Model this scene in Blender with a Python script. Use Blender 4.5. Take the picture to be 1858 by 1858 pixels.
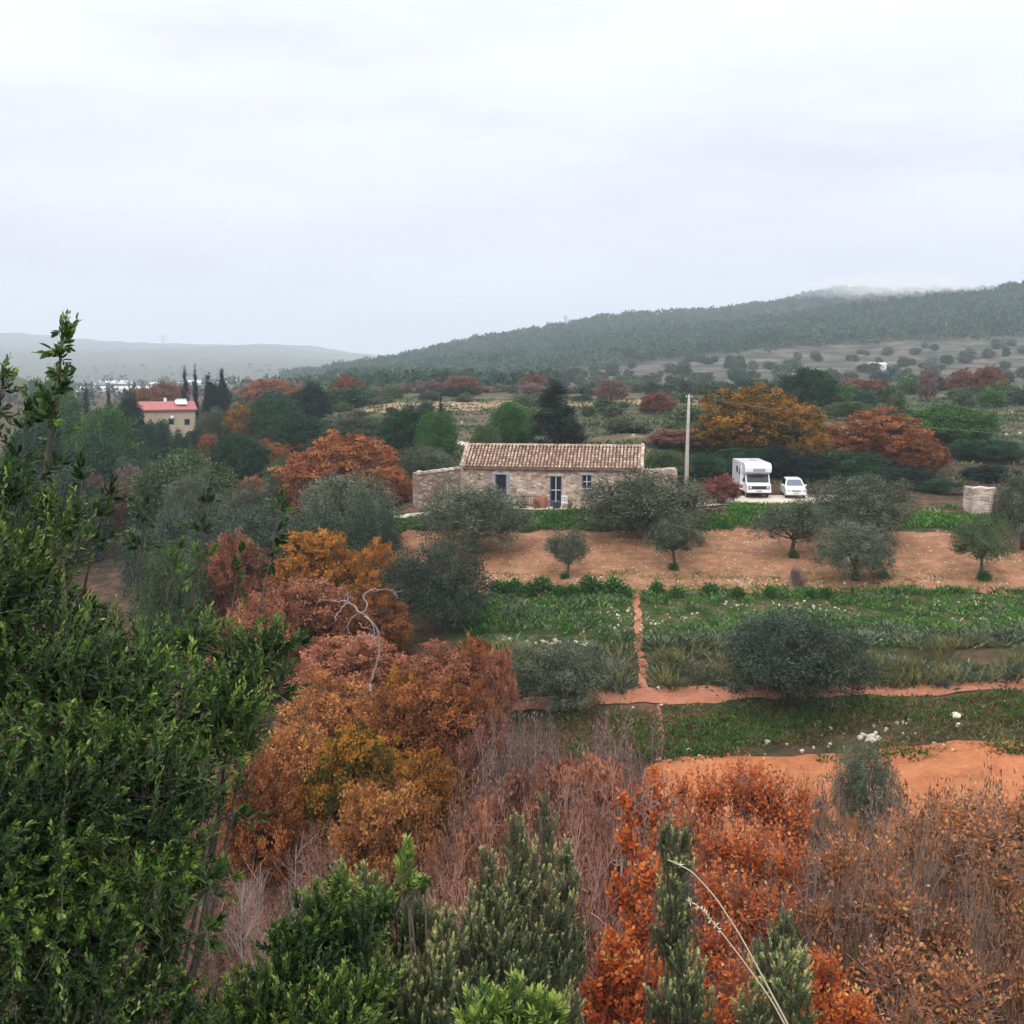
import bpy, math, random
import numpy as np
random.seed(7)
rng = np.random.default_rng(11)
PI = math.pi
R = math.radians
scene = bpy.context.scene
col = scene.collection
for o in list(bpy.data.objects):
    bpy.data.objects.remove(o)

# ------------------------------------------------------------------ camera, world, sun, exposure
PITCH = R(7.27)
FPX = 1992.0                      # focal length in pixels of the 1858 px photograph
CX = 929.0
cam_d = bpy.data.cameras.new("camera")
cam = bpy.data.objects.new("camera", cam_d)
col.objects.link(cam)
cam.location = (0, 0, 0)
cam.rotation_euler = (PI / 2 - PITCH, 0, 0)
cam_d.sensor_width = 36
cam_d.lens = 36 * FPX / 1858.0
cam_d.clip_start = 0.1
cam_d.clip_end = 20000
scene.camera = cam

SUN_EL, SUN_AZ = R(42), R(200)
world = bpy.data.worlds.new("World")
scene.world = world
world.use_nodes = True
nt = world.node_tree
nt.nodes.clear()


def N(tree, typ, **kw):
    n = tree.nodes.new(typ)
    for k, v in kw.items():
        if k == 'i':
            for a, b in v.items():
                n.inputs[a].default_value = b
        else:
            setattr(n, k, v)
    return n


def ramp(tree, stops, interp='LINEAR'):
    n = tree.nodes.new('ShaderNodeValToRGB')
    cr = n.color_ramp
    cr.interpolation = interp
    while len(cr.elements) > 1:
        cr.elements.remove(cr.elements[-1])
    for i, (p, c) in enumerate(stops):
        e = cr.elements[0] if i == 0 else cr.elements.new(p)
        e.position = p
        if not hasattr(c, '__len__'):
            c = (c, c, c)
        e.color = (c[0], c[1], c[2], 1)
    return n


sky = N(nt, 'ShaderNodeTexSky', sky_type='NISHITA', sun_disc=False, sun_elevation=SUN_EL, sun_rotation=SUN_AZ)
sky.air_density = 1.0
sky.dust_density = 3.0
tc = N(nt, 'ShaderNodeTexCoord')
sep = N(nt, 'ShaderNodeSeparateXYZ')
nt.links.new(tc.outputs['Generated'], sep.inputs[0])
# overcast deck: a bit darker low down, brighter towards the zenith
grad = ramp(nt, [(0.0, (6.6, 6.55, 7.0)), (0.05, (6.2, 6.15, 6.65)), (0.10, (5.75, 5.75, 6.3)), (0.17, (6.1, 6.2, 6.65)),
                 (0.26, (6.6, 6.75, 7.15)), (0.40, (7.1, 7.35, 7.7)), (0.6, (11.0, 11.2, 11.4)), (1.0, (16.5, 16.6, 16.6))])
nt.links.new(sep.outputs['Z'], grad.inputs[0])
mp = N(nt, 'ShaderNodeMapping')
mp.inputs['Scale'].default_value = (1.6, 1.6, 7.0)
nt.links.new(tc.outputs['Generated'], mp.inputs[0])
cn = N(nt, 'ShaderNodeTexNoise', i={'Scale': 2.2, 'Detail': 5.0, 'Roughness': 0.5})
nt.links.new(mp.outputs[0], cn.inputs[0])
cr_ = ramp(nt, [(0.30, 0.87), (0.5, 1.0), (0.70, 1.09)])
nt.links.new(cn.outputs[0], cr_.inputs[0])
mul = N(nt, 'ShaderNodeMixRGB', blend_type='MULTIPLY', i={0: 1.0})
nt.links.new(grad.outputs[0], mul.inputs[1])
nt.links.new(cr_.outputs[0], mul.inputs[2])
mixs = N(nt, 'ShaderNodeMixRGB', i={0: 0.94})
nt.links.new(sky.outputs[0], mixs.inputs[1])
nt.links.new(mul.outputs[0], mixs.inputs[2])
bg = N(nt, 'ShaderNodeBackground', i={1: 0.125})
nt.links.new(mixs.outputs[0], bg.inputs[0])
out = N(nt, 'ShaderNodeOutputWorld')
nt.links.new(bg.outputs[0], out.inputs[0])

sd = bpy.data.lights.new("sun", 'SUN')
sd.energy = 1.4
sd.angle = R(25)
sd.color = (1.0, 0.96, 0.9)
sun = bpy.data.objects.new("sun", sd)
col.objects.link(sun)
sun.location = (0, -20, 60)
sun.rotation_euler = (PI / 2 - SUN_EL, 0, PI - SUN_AZ)

scene.view_settings.view_transform = 'Standard'
scene.view_settings.look = 'None'
scene.view_settings.exposure = 0.34
scene.view_settings.gamma = 1.0
scene.render.engine = 'CYCLES'
cy = scene.cycles
cy.use_denoising = True
cy.max_bounces = 5
cy.diffuse_bounces = 3
cy.glossy_bounces = 2
cy.transmission_bounces = 3
cy.volume_bounces = 1
cy.volume_step_rate = 4.0
cy.volume_max_steps = 128
cy.transparent_max_bounces = 6
cy.use_adaptive_sampling = True
cy.adaptive_threshold = 0.02


# ------------------------------------------------------------------ photograph <-> world
def ray(x, y):
    dx = (x - CX) / FPX
    dy = (CX - y) / FPX
    yc = math.cos(PITCH) + dy * math.sin(PITCH)
    zc = -math.sin(PITCH) + dy * math.cos(PITCH)
    return dx / yc, zc / yc


def P(x, y, Y):
    a, b = ray(x, y)
    return np.array((a * Y, Y, b * Y))


# ------------------------------------------------------------------ terrain
def wav(X, Y, seed, n=9, l0=1.0):
    r = np.random.default_rng(seed)
    s = np.zeros_like(X, dtype=float)
    tot = 0
    for i in range(n):
        k = 2 * PI / l0 * (1.55 ** i)
        a = r.uniform(0, 2 * PI)
        ph = r.uniform(0, 2 * PI)
        w = 0.68 ** i
        s = s + w * np.sin(k * (X * math.cos(a) + Y * math.sin(a)) + ph + 1.3 * np.sin(0.37 * k * (Y * math.cos(a) - X * math.sin(a)) + 2 * ph))
        tot += w
    return s / tot * 2


NEAR = [(-60, 0.5), (-5, -1.75), (1.5, -1.9), (5, -4.4), (8, -6.4), (11, -8.4), (15, -10.9), (20, -13.2)]
COLS = {
    -1400: NEAR + [(35, -17), (60, -17), (100, -15), (300, -11), (420, -9), (500, 640), (640, 640), (1000, 690), (1400, 690), (4100, 612), (4900, 660), (6500, -10)],
    0: NEAR + [(26, -16.5), (35, -18), (60, -17), (100, -15.4), (166, -13.5), (300, -12), (420, -7), (520, 666), (640, 680), (1000, 704), (1500, 700), (4100, 609), (4900, 660), (6500, -10)],
    130: NEAR + [(26, -16.5), (35, -18.2), (60, -17.5), (100, -15.4), (166, -13), (300, -13), (420, -12), (520, -12), (640, -12), (1000, 702), (1500, 696), (4100, 616), (4900, 660), (6500, -10)],
    300: NEAR + [(26, -16.0), (35, -17), (60, -16.5), (100, -14.9), (166, -12.3), (300, -10), (420, -11), (640, -12), (1000, 702), (1500, 696), (4100, 620), (4900, 660), (6500, -10)],
    500: NEAR + [(26, -15.6), (35, -16.2), (45, -15.6), (55, -14.8), (66, -14.2), (76, -13.5), (85, -13), (100, -12), (120, -11), (166, -7.5), (210, -6.5), (300, -8), (420, -9), (700, 699), (1000, 694), (1500, 690), (4100, 628), (4900, 660), (6500, -10)],
    740: NEAR + [(26, -15.0), (33, -14.9), (40, -14.7), (48, -14.4), (55, -13.9), (64, -12.7), (74, -11.2), (77, -10.7), (79.5, -9.9), (88, -9.8), (110, -8.6), (135, -6.9), (150, 752), (175, 731), (210, 720), (300, 707), (420, 699), (600, 692), (750, 680), (1100, 657), (1400, 690), (4100, 652), (4900, 670), (6500, -10)],
    900: NEAR + [(26, -15.0), (33, -15.4), (43, -15.2), (48, -14.9), (49.6, -14.65), (55, -13.6), (62, -12.6), (75, -11.0), (78, -9.9), (86, -9.7), (110, -8.3), (135, -6.7), (150, 752), (175, 731), (210, 719), (300, 706), (420, 697), (600, 684), (750, 655), (1100, 618), (1400, 660), (3200, 700), (4200, 690), (6500, -10)],
    1150: NEAR + [(26, -15.0), (33, -16.0), (43, -15.44), (48, -14.8), (49.6, -14.6), (55, -13.58), (62, -12.56), (75, -11.0), (78, -9.85), (86, -9.7), (95, -9.0), (112, 797), (130, 770), (170, 733), (210, 719), (300, 706), (380, 698), (480, 676), (530, 665), (750, 630), (1100, 583), (1500, 640), (3200, 700), (4200, 690), (6500, -10)],
    1500: NEAR + [(26, -15.0), (33, -16.0), (43, -15.44), (48, -14.8), (49.6, -14.6), (55, -13.58), (62, -12.56), (76, -10.9), (79.5, -9.9), (90, -9.7), (97, -9.2), (112, 800), (130, 770), (170, 733), (210, 717), (300, 704), (380, 694), (480, 666), (560, 640), (800, 578), (950, 600), (1250, 532), (1600, 620), (3200, 700), (4200, 690), (6500, -10)],
    1858: NEAR + [(26, -15.0), (33, -16.0), (42.5, -15.2), (47.5, -14.3), (49.5, -14.1), (55, -13.4), (62, -12.5), (75, -11.0), (79.5, -10.2), (90, -9.7), (97, -9.2), (112, 800), (130, 770), (170, 733), (210, 715), (300, 700), (380, 690), (480, 655), (580, 618), (800, 530), (950, 560), (1250, 530), (1600, 600), (3200, 700), (4200, 690), (6500, -10)],
    3200: NEAR + [(26, -15.0), (33, -16.0), (43, -15.2), (62, -12.5), (79.5, -10.2), (97, -9), (130, -6), (170, -4), (300, 0), (480, 12), (800, 90), (1250, 110), (4100, 60), (6500, -10)],
}
_cu = []
_ct = []
for cx_, tab in sorted(COLS.items()):
    _cu.append((cx_ - CX) / FPX)
    ys = [p[0] for p in tab]
    zs = [(ray(CX, p[1])[1] * p[0] if p[1] > 300 else p[1]) for p in tab]
    _ct.append((ys, zs))
_cu = np.array(_cu)


def H(X, Y):
    X = np.asarray(X, float)
    Y = np.asarray(Y, float)
    X, Y = np.broadcast_arrays(X, Y)
    s = np.maximum(Y, 25.0)
    u = np.clip(X / s, _cu[0], _cu[-1])
    cols_ = np.stack([np.interp(Y, a, b) for a, b in _ct])
    i = np.clip(np.searchsorted(_cu, u) - 1, 0, len(_cu) - 2)
    f = (u - _cu[i]) / (_cu[i + 1] - _cu[i])
    z0 = np.take_along_axis(cols_, i[None], 0)[0]
    z1 = np.take_along_axis(cols_, (i + 1)[None], 0)[0]
    z = z0 * (1 - f) + z1 * f
    z = z + 0.10 * wav(X, Y, 3, 6, 9.0) * np.clip((Y - 5) / 20, 0, 1) * np.where(np.abs(Y - 83) < 5, 0.15, 1)
    far = np.clip((Y - 250) / 500, 0, 1)
    z = z + far * np.where(Y < 640, 0.8, 2.6) * wav(X, Y, 5, 7, 260.0)
    z = z + np.clip((Y - 2400) / 900, 0, 1) * 9 * wav(X, Y, 6, 6, 1100.0)
    return z


def hz(x, y):
    return float(H(np.array([x]), np.array([y]))[0])


def hit(x, y, y0=24, y1=400):
    """first ground point met by the line of sight through pixel x, y"""
    a, b = ray(x, y)
    Ys = np.arange(y0, y1, 0.25)
    zz = H(a * Ys, Ys)
    k = np.nonzero(b * Ys <= zz)[0]
    Y = Ys[k[0]] if len(k) else y1
    return Y


# ------------------------------------------------------------------ mesh builder
class MB:
    def __init__(s):
        s.v, s.f, s.a, s.n = [], [], [], 0

    def add(s, v, faces, mat=0, a=None, smooth=False):
        v = np.asarray(v, float).reshape(-1, 3)
        s.v.append(v)
        if a is None:
            a = np.full(len(v), 0.5)
        s.a.append(np.broadcast_to(np.asarray(a, float), (len(v),)))
        if not isinstance(faces, (list, tuple)):
            faces = [faces]
        for f in faces:
            s.f.append((np.asarray(f, int) + s.n, mat, smooth))
        s.n += len(v)
        return s

    def box(s, c, d, rz=0.0, mat=0, taper=(1, 1), a=None, shift=(0, 0)):
        x, y, z = d[0] / 2, d[1] / 2, d[2] / 2
        tx, ty = taper
        v = np.array([(-x, -y, -z), (x, -y, -z), (x, y, -z), (-x, y, -z),
                      (-x * tx + shift[0], -y * ty + shift[1], z), (x * tx + shift[0], -y * ty + shift[1], z), (x * tx + shift[0], y * ty + shift[1], z), (-x * tx + shift[0], y * ty + shift[1], z)])
        cz, sz = math.cos(rz), math.sin(rz)
        v = np.stack([v[:, 0] * cz - v[:, 1] * sz, v[:, 0] * sz + v[:, 1] * cz, v[:, 2]], 1) + np.array(c)
        return s.add(v, np.array([(0, 3, 2, 1), (4, 5, 6, 7), (0, 1, 5, 4), (1, 2, 6, 5), (2, 3, 7, 6), (3, 0, 4, 7)]), mat, a)

    def prism(s, poly, y0, y1, mat=0, a=None):
        """polygon in x,z extruded along y"""
        n = len(poly)
        v = [(p[0], y0, p[1]) for p in poly] + [(p[0], y1, p[1]) for p in poly]
        s.add(v, [np.array([list(range(n))]), np.array([list(range(2 * n - 1, n - 1, -1))]),
                  np.array([(i, i + n, (i + 1) % n + n, (i + 1) % n) for i in range(n)])], mat, a)
        return s

    def prismx(s, poly, x0, x1, mat=0, a=None):
        """polygon in y,z extruded along x"""
        n = len(poly)
        v = [(x0, p[0], p[1]) for p in poly] + [(x1, p[0], p[1]) for p in poly]
        s.add(v, [np.array([list(range(n - 1, -1, -1))]), np.array([list(range(n, 2 * n))]),
                  np.array([(i, (i + 1) % n, (i + 1) % n + n, i + n) for i in range(n)])], mat, a)
        return s

    def tube(s, pts, rad, k=6, mat=0, a=None, cap=True):
        pts = np.asarray(pts, float)
        m = len(pts)
        rad = np.broadcast_to(np.asarray(rad, float), (m,))
        t = np.gradient(pts, axis=0)
        t /= np.linalg.norm(t, axis=1)[:, None] + 1e-9
        ref = np.array((0, 0, 1.0)) if abs(t[0][2]) < 0.9 else np.array((1.0, 0, 0))
        b = np.cross(t, ref)
        b /= np.linalg.norm(b, axis=1)[:, None] + 1e-9
        c = np.cross(t, b)
        th = np.arange(k) * 2 * PI / k
        ring = pts[:, None, :] + rad[:, None, None] * (np.cos(th)[None, :, None] * b[:, None, :] + np.sin(th)[None, :, None] * c[:, None, :])
        v = ring.reshape(-1, 3)
        f = []
        for j in range(m - 1):
            for i in range(k):
                f.append((j * k + i, j * k + (i + 1) % k, (j + 1) * k + (i + 1) % k, (j + 1) * k + i))
        fs = [np.array(f)]
        if cap:
            fs.append(np.array([list(range(k - 1, -1, -1))]))
            fs.append(np.array([[(m - 1) * k + i for i in range(k)]]))
        s.add(v, fs, mat, a, True)
        return s

    def sticks(s, A, B, ra, rb, k=3, mat=0, a=None):
        A = np.asarray(A, float).reshape(-1, 3)
        B = np.asarray(B, float).reshape(-1, 3)
        n = len(A)
        d = B - A
        d /= np.linalg.norm(d, axis=1)[:, None] + 1e-9
        ref = np.where(np.abs(d[:, 2:3]) < 0.9, np.array([[0, 0, 1.0]]), np.array([[1.0, 0, 0]]))
        b = np.cross(d, ref)
        b /= np.linalg.norm(b, axis=1)[:, None] + 1e-9
        c = np.cross(d, b)
        th = np.arange(k) * 2 * PI / k
        o = np.cos(th)[None, :, None] * b[:, None, :] + np.sin(th)[None, :, None] * c[:, None, :]
        ra = np.broadcast_to(np.asarray(ra, float), (n,))[:, None, None]
        rb = np.broadcast_to(np.asarray(rb, float), (n,))[:, None, None]
        v = np.concatenate([A[:, None] + o * ra, B[:, None] + o * rb], 1)
        i = np.arange(k)
        q = np.stack([i, (i + 1) % k, (i + 1) % k + k, i + k], 1)
        f = (q[None] + (np.arange(n) * 2 * k)[:, None, None]).reshape(-1, 4)
        av = None if a is None else np.repeat(np.broadcast_to(a, (n,)), 2 * k)
        s.add(v.reshape(-1, 3), f, mat, av)
        return s

    def diamonds(s, B, D, W, length, width, mat=0, a=None):
        """leaf-shaped faces: base B, direction D, sideways W"""
        n = len(B)
        L = np.broadcast_to(np.asarray(length, float), (n,))[:, None]
        w = np.broadcast_to(np.asarray(width, float), (n,))[:, None] * 0.5
        m = B + D * L * 0.45
        v = np.stack([B, m + W * w, B + D * L, m - W * w], 1).reshape(-1, 3)
        f = (np.arange(n) * 4)[:, None] + np.arange(4)[None]
        av = None if a is None else np.repeat(np.broadcast_to(a, (n,)), 4)
        s.add(v, f, mat, av)
        return s

    def leaves(s, B, D, W, length, width, fold=0.25, bend=0.12, mat=0, a=None):
        """broad oval leaves folded along the midrib, for plants close to the camera"""
        n = len(B)
        L = np.broadcast_to(np.asarray(length, float), (n,))[:, None]
        w = np.broadcast_to(np.asarray(width, float), (n,))[:, None] * 0.5
        U = np.cross(W, D)
        p0 = B
        tip = B + D * L - U * bend * L
        q1 = B + D * L * 0.33 + U * 0
        q2 = B + D * L * 0.72 - U * bend * 0.4 * L
        up = U * w * fold
        v = np.stack([p0, q1 + W * w + up, q2 + W * w * 0.8 + up, tip, q2 - W * w * 0.8 + up, q1 - W * w + up], 1).reshape(-1, 3)
        b = (np.arange(n) * 6)[:, None]
        f = np.concatenate([b + np.array([[0, 1, 2, 3]]), b + np.array([[0, 3, 4, 5]])])
        av = None if a is None else np.repeat(np.broadcast_to(a, (n,)), 6)
        s.add(v, f, mat, av)
        return s

    def mesh(s, name, mats):
        v = np.concatenate(s.v).astype(np.float32)
        me = bpy.data.meshes.new(name)
        me.vertices.add(len(v))
        me.vertices.foreach_set('co', v.ravel())
        lt, ln, mi, sm = [], [], [], []
        for f, m, sh in s.f:
            f = f.reshape(-1, f.shape[-1])
            lt.append(f.ravel())
            ln.append(np.full(len(f), f.shape[1]))
            mi.append(np.full(len(f), m))
            sm.append(np.full(len(f), sh))
        lt, ln, mi, sm = map(np.concatenate, (lt, ln, mi, sm))
        me.loops.add(len(lt))
        me.loops.foreach_set('vertex_index', lt.astype(np.int32))
        me.polygons.add(len(ln))
        me.polygons.foreach_set('loop_start', np.concatenate([[0], np.cumsum(ln)[:-1]]).astype(np.int32))
        me.polygons.foreach_set('loop_total', ln.astype(np.int32))
        me.polygons.foreach_set('material_index', mi.astype(np.int32))
        me.polygons.foreach_set('use_smooth', sm.astype(bool))
        at = me.attributes.new('v', 'FLOAT', 'POINT')
        at.data.foreach_set('value', np.concatenate(s.a).astype(np.float32))
        for m in (mats if isinstance(mats, (list, tuple)) else [mats]):
            me.materials.append(m)
        me.update(calc_edges=True)
        return me

    def build(s, name, mats, parent=None):
        o = bpy.data.objects.new(name, s.mesh(name, mats))
        col.objects.link(o)
        if parent is not None:
            o.parent = parent
        return o


def tag(o, label=None, cat=None, group=None, kind=None):
    if label:
        o['label'] = label
    if cat:
        o['category'] = cat
    if group:
        o['group'] = group
    if kind:
        o['kind'] = kind
    return o


def empty(name, loc=(0, 0, 0), rz=0.0):
    o = bpy.data.objects.new(name, None)
    o.empty_display_size = 0.3
    col.objects.link(o)
    o.location = tuple(float(c) for c in loc)
    o.rotation_euler = (0, 0, rz)
    return o


def copy_tree(o, parent=None):
    c = o.copy()
    col.objects.link(c)
    c.parent = parent
    for ch in list(o.children):
        copy_tree(ch, c)
    return c


def nrm(v):
    return v / (np.linalg.norm(v, axis=-1, keepdims=True) + 1e-9)


def rdir(n, r=rng):
    return nrm(r.normal(size=(n, 3)))


# ------------------------------------------------------------------ materials
def newmat(name):
    m = bpy.data.materials.new(name)
    m.use_nodes = True
    m.node_tree.nodes.clear()
    return m, m.node_tree


def leafmat(name, stops, rough=0.7, trans=0.25, spec=0.06, var=0.18):
    m, t = newmat(name)
    at = N(t, 'ShaderNodeAttribute', attribute_name='v')
    rp = ramp(t, stops)
    t.links.new(at.outputs['Fac'], rp.inputs[0])
    oi = N(t, 'ShaderNodeObjectInfo')
    mr = N(t, 'ShaderNodeMapRange', i={3: 1 - var, 4: 1 + var})
    t.links.new(oi.outputs['Random'], mr.inputs[0])
    hs = N(t, 'ShaderNodeHueSaturation')
    t.links.new(rp.outputs[0], hs.inputs['Color'])
    t.links.new(mr.outputs[0], hs.inputs['Value'])
    b = N(t, 'ShaderNodeBsdfPrincipled', i={'Roughness': rough, 'Specular IOR Level': spec})
    t.links.new(hs.outputs[0], b.inputs['Base Color'])
    tr = N(t, 'ShaderNodeBsdfTranslucent')
    t.links.new(hs.outputs[0], tr.inputs[0])
    mx = N(t, 'ShaderNodeMixShader', i={0: trans})
    t.links.new(b.outputs[0], mx.inputs[1])
    t.links.new(tr.outputs[0], mx.inputs[2])
    o = N(t, 'ShaderNodeOutputMaterial')
    t.links.new(mx.outputs[0], o.inputs[0])
    return m


def surf(name, color, rough=0.7, metal=0.0, spec=0.5, nscale=0, namt=0.2, bump=0.0, bscale=None, color2=None, coat=0.0):
    m, t = newmat(name)
    b = N(t, 'ShaderNodeBsdfPrincipled', i={'Roughness': rough, 'Metallic': metal, 'Specular IOR Level': spec, 'Coat Weight': coat})
    b.inputs['Base Color'].default_value = (*color, 1)
    tc_ = N(t, 'ShaderNodeTexCoord')
    if nscale:
        n = N(t, 'ShaderNodeTexNoise', i={'Scale': nscale, 'Detail': 6.0, 'Roughness': 0.6})
        t.links.new(tc_.outputs['Object'], n.inputs[0])
        c2 = color2 or tuple(c * (1 - namt) for c in color)
        rp = ramp(t, [(0.35, c2), (0.65, color)])
        t.links.new(n.outputs[0], rp.inputs[0])
        t.links.new(rp.outputs[0], b.inputs['Base Color'])
    if bump:
        n2 = N(t, 'ShaderNodeTexNoise', i={'Scale': bscale or nscale * 3, 'Detail': 5.0})
        t.links.new(tc_.outputs['Object'], n2.inputs[0])
        bp = N(t, 'ShaderNodeBump', i={'Strength': bump, 'Distance': 0.05})
        t.links.new(n2.outputs[0], bp.inputs['Height'])
        t.links.new(bp.outputs[0], b.inputs['Normal'])
    o = N(t, 'ShaderNodeOutputMaterial')
    t.links.new(b.outputs[0], o.inputs[0])
    return m


def attrsurf(name, stops, rough=0.8, bump=0.3, bscale=30.0, nscale=3.0):
    """colour from the per-piece value, broken up by noise"""
    m, t = newmat(name)
    b = N(t, 'ShaderNodeBsdfPrincipled', i={'Roughness': rough})
    at = N(t, 'ShaderNodeAttribute', attribute_name='v')
    tc_ = N(t, 'ShaderNodeTexCoord')
    n = N(t, 'ShaderNodeTexNoise', i={'Scale': nscale, 'Detail': 6.0, 'Roughness': 0.65})
    t.links.new(tc_.outputs['Object'], n.inputs[0])
    ad = N(t, 'ShaderNodeMath', operation='MULTIPLY_ADD', i={1: 0.7})
    t.links.new(n.outputs[0], ad.inputs[0])
    sb = N(t, 'ShaderNodeMath', operation='SUBTRACT', i={1: 0.35})
    t.links.new(at.outputs['Fac'], sb.inputs[0])
    t.links.new(sb.outputs[0], ad.inputs[2])
    rp = ramp(t, stops)
    t.links.new(ad.outputs[0], rp.inputs[0])
    t.links.new(rp.outputs[0], b.inputs['Base Color'])
    n2 = N(t, 'ShaderNodeTexNoise', i={'Scale': bscale, 'Detail': 5.0})
    t.links.new(tc_.outputs['Object'], n2.inputs[0])
    bp = N(t, 'ShaderNodeBump', i={'Strength': bump, 'Distance': 0.05})
    t.links.new(n2.outputs[0], bp.inputs['Height'])
    t.links.new(bp.outputs[0], b.inputs['Normal'])
    o = N(t, 'ShaderNodeOutputMaterial')
    t.links.new(b.outputs[0], o.inputs[0])
    return m


def stonewall(name, tones, sx=2.2, sz=5.5, mortar=(0.36, 0.29, 0.24), bump=0.6):
    m, t = newmat(name)
    b = N(t, 'ShaderNodeBsdfPrincipled', i={'Roughness': 0.9})
    tc_ = N(t, 'ShaderNodeTexCoord')
    mp_ = N(t, 'ShaderNodeMapping')
    mp_.inputs['Scale'].default_value = (sx, sx, sz)
    t.links.new(tc_.outputs['Object'], mp_.inputs[0])
    nd = N(t, 'ShaderNodeTexNoise', i={'Scale': 1.6, 'Detail': 3.0})
    t.links.new(mp_.outputs[0], nd.inputs[0])
    mxv = N(t, 'ShaderNodeMixRGB', i={0: 0.22})
    t.links.new(mp_.outputs[0], mxv.inputs[1])
    t.links.new(nd.outputs['Color'], mxv.inputs[2])
    vo = N(t, 'ShaderNodeTexVoronoi', feature='F1', i={'Scale': 1.0, 'Randomness': 0.75})
    ve = N(t, 'ShaderNodeTexVoronoi', feature='DISTANCE_TO_EDGE', i={'Scale': 1.0, 'Randomness': 0.75})
    t.links.new(mxv.outputs[0], vo.inputs[0])
    t.links.new(mxv.outputs[0], ve.inputs[0])
    sp = N(t, 'ShaderNodeSeparateColor')
    t.links.new(vo.outputs['Color'], sp.inputs[0])
    rp = ramp(t, tones)
    t.links.new(sp.outputs[0], rp.inputs[0])
    em = ramp(t, [(0.02, 1.0), (0.09, 0.0)])
    t.links.new(ve.outputs['Distance'], em.inputs[0])
    big = N(t, 'ShaderNodeTexNoise', i={'Scale': 0.8, 'Detail': 5.0, 'Roughness': 0.7})
    t.links.new(tc_.outputs['Object'], big.inputs[0])
    bm = ramp(t, [(0.4, (0.62, 0.58, 0.55)), (0.6, (1.05, 1.03, 1.0))])
    t.links.new(big.outputs[0], bm.inputs[0])
    mx = N(t, 'ShaderNodeMixRGB')
    t.links.new(em.outputs[0], mx.inputs[0])
    t.links.new(rp.outputs[0], mx.inputs[1])
    mx.inputs[2].default_value = (*mortar, 1)
    ml = N(t, 'ShaderNodeMixRGB', blend_type='MULTIPLY', i={0: 1.0})
    t.links.new(mx.outputs[0], ml.inputs[1])
    t.links.new(bm.outputs[0], ml.inputs[2])
    t.links.new(ml.outputs[0], b.inputs['Base Color'])
    bp = N(t, 'ShaderNodeBump', i={'Strength': bump, 'Distance': 0.06})
    hr = ramp(t, [(0.0, 0.0), (0.15, 1.0)])
    t.links.new(ve.outputs['Distance'], hr.inputs[0])
    t.links.new(hr.outputs[0], bp.inputs['Height'])
    t.links.new(bp.outputs[0], b.inputs['Normal'])
    o = N(t, 'ShaderNodeOutputMaterial')
    t.links.new(b.outputs[0], o.inputs[0])
    return m


M = {}
M['bark'] = surf('bark', (0.12, 0.095, 0.075), 0.9, nscale=6, namt=0.5, bump=0.5)
M['bark_dark'] = surf('bark_dark', (0.055, 0.042, 0.035), 0.9, nscale=6, namt=0.5, bump=0.5)
M['bark_pale'] = surf('bark_pale', (0.31, 0.25, 0.225), 0.9, nscale=6, namt=0.35, bump=0.3)
M['twig_purple'] = surf('twig_purple', (0.27, 0.175, 0.16), 0.9, nscale=2, namt=0.35)
M['twig_pink'] = surf('twig_pink', (0.48, 0.27, 0.21), 0.9, nscale=2, namt=0.35)
M['twig_grey'] = surf('twig_grey', (0.25, 0.185, 0.16), 0.9, nscale=2, namt=0.3)
M['olive'] = leafmat('olive', [(0, (0.016, 0.025, 0.014)), (0.45, (0.072, 0.090, 0.056)), (1, (0.22, 0.245, 0.17))], trans=0.12)
M['olive_blue'] = leafmat('olive_blue', [(0, (0.012, 0.024, 0.015)), (0.5, (0.048, 0.070, 0.048)), (1, (0.14, 0.17, 0.12))], trans=0.12)
M['olive_green'] = leafmat('olive_green', [(0, (0.022, 0.042, 0.016)), (0.5, (0.065, 0.105, 0.042)), (1, (0.16, 0.21, 0.09))], trans=0.12)
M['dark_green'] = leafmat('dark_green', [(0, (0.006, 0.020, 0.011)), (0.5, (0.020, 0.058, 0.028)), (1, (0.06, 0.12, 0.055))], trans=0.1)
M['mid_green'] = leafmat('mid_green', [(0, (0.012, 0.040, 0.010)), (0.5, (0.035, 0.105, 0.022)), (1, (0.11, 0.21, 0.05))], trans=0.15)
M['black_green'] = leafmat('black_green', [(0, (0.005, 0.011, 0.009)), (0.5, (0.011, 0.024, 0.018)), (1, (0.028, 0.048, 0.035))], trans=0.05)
M['rust'] = leafmat('rust', [(0, (0.045, 0.032, 0.014)), (0.35, (0.18, 0.068, 0.028)), (0.7, (0.36, 0.128, 0.048)), (1, (0.46, 0.20, 0.07))])
M['salmon'] = leafmat('salmon', [(0, (0.10, 0.045, 0.028)), (0.4, (0.27, 0.105, 0.062)), (0.75, (0.42, 0.175, 0.10)), (1, (0.50, 0.25, 0.14))])
M['ochre'] = leafmat('ochre', [(0, (0.03, 0.045, 0.012)), (0.35, (0.10, 0.08, 0.018)), (0.6, (0.30, 0.14, 0.022)), (1, (0.48, 0.22, 0.035))])
M['amber'] = leafmat('amber', [(0, (0.045, 0.045, 0.014)), (0.3, (0.23, 0.10, 0.024)), (0.65, (0.42, 0.17, 0.035)), (1, (0.54, 0.27, 0.05))])
M['yellow'] = leafmat('yellow', [(0, (0.10, 0.06, 0.02)), (0.35, (0.27, 0.115, 0.05)), (0.75, (0.46, 0.20, 0.07)), (1, (0.56, 0.32, 0.10))])
M['brown'] = leafmat('brown', [(0, (0.06, 0.035, 0.02)), (0.5, (0.20, 0.095, 0.05)), (1, (0.36, 0.19, 0.09))])
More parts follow.
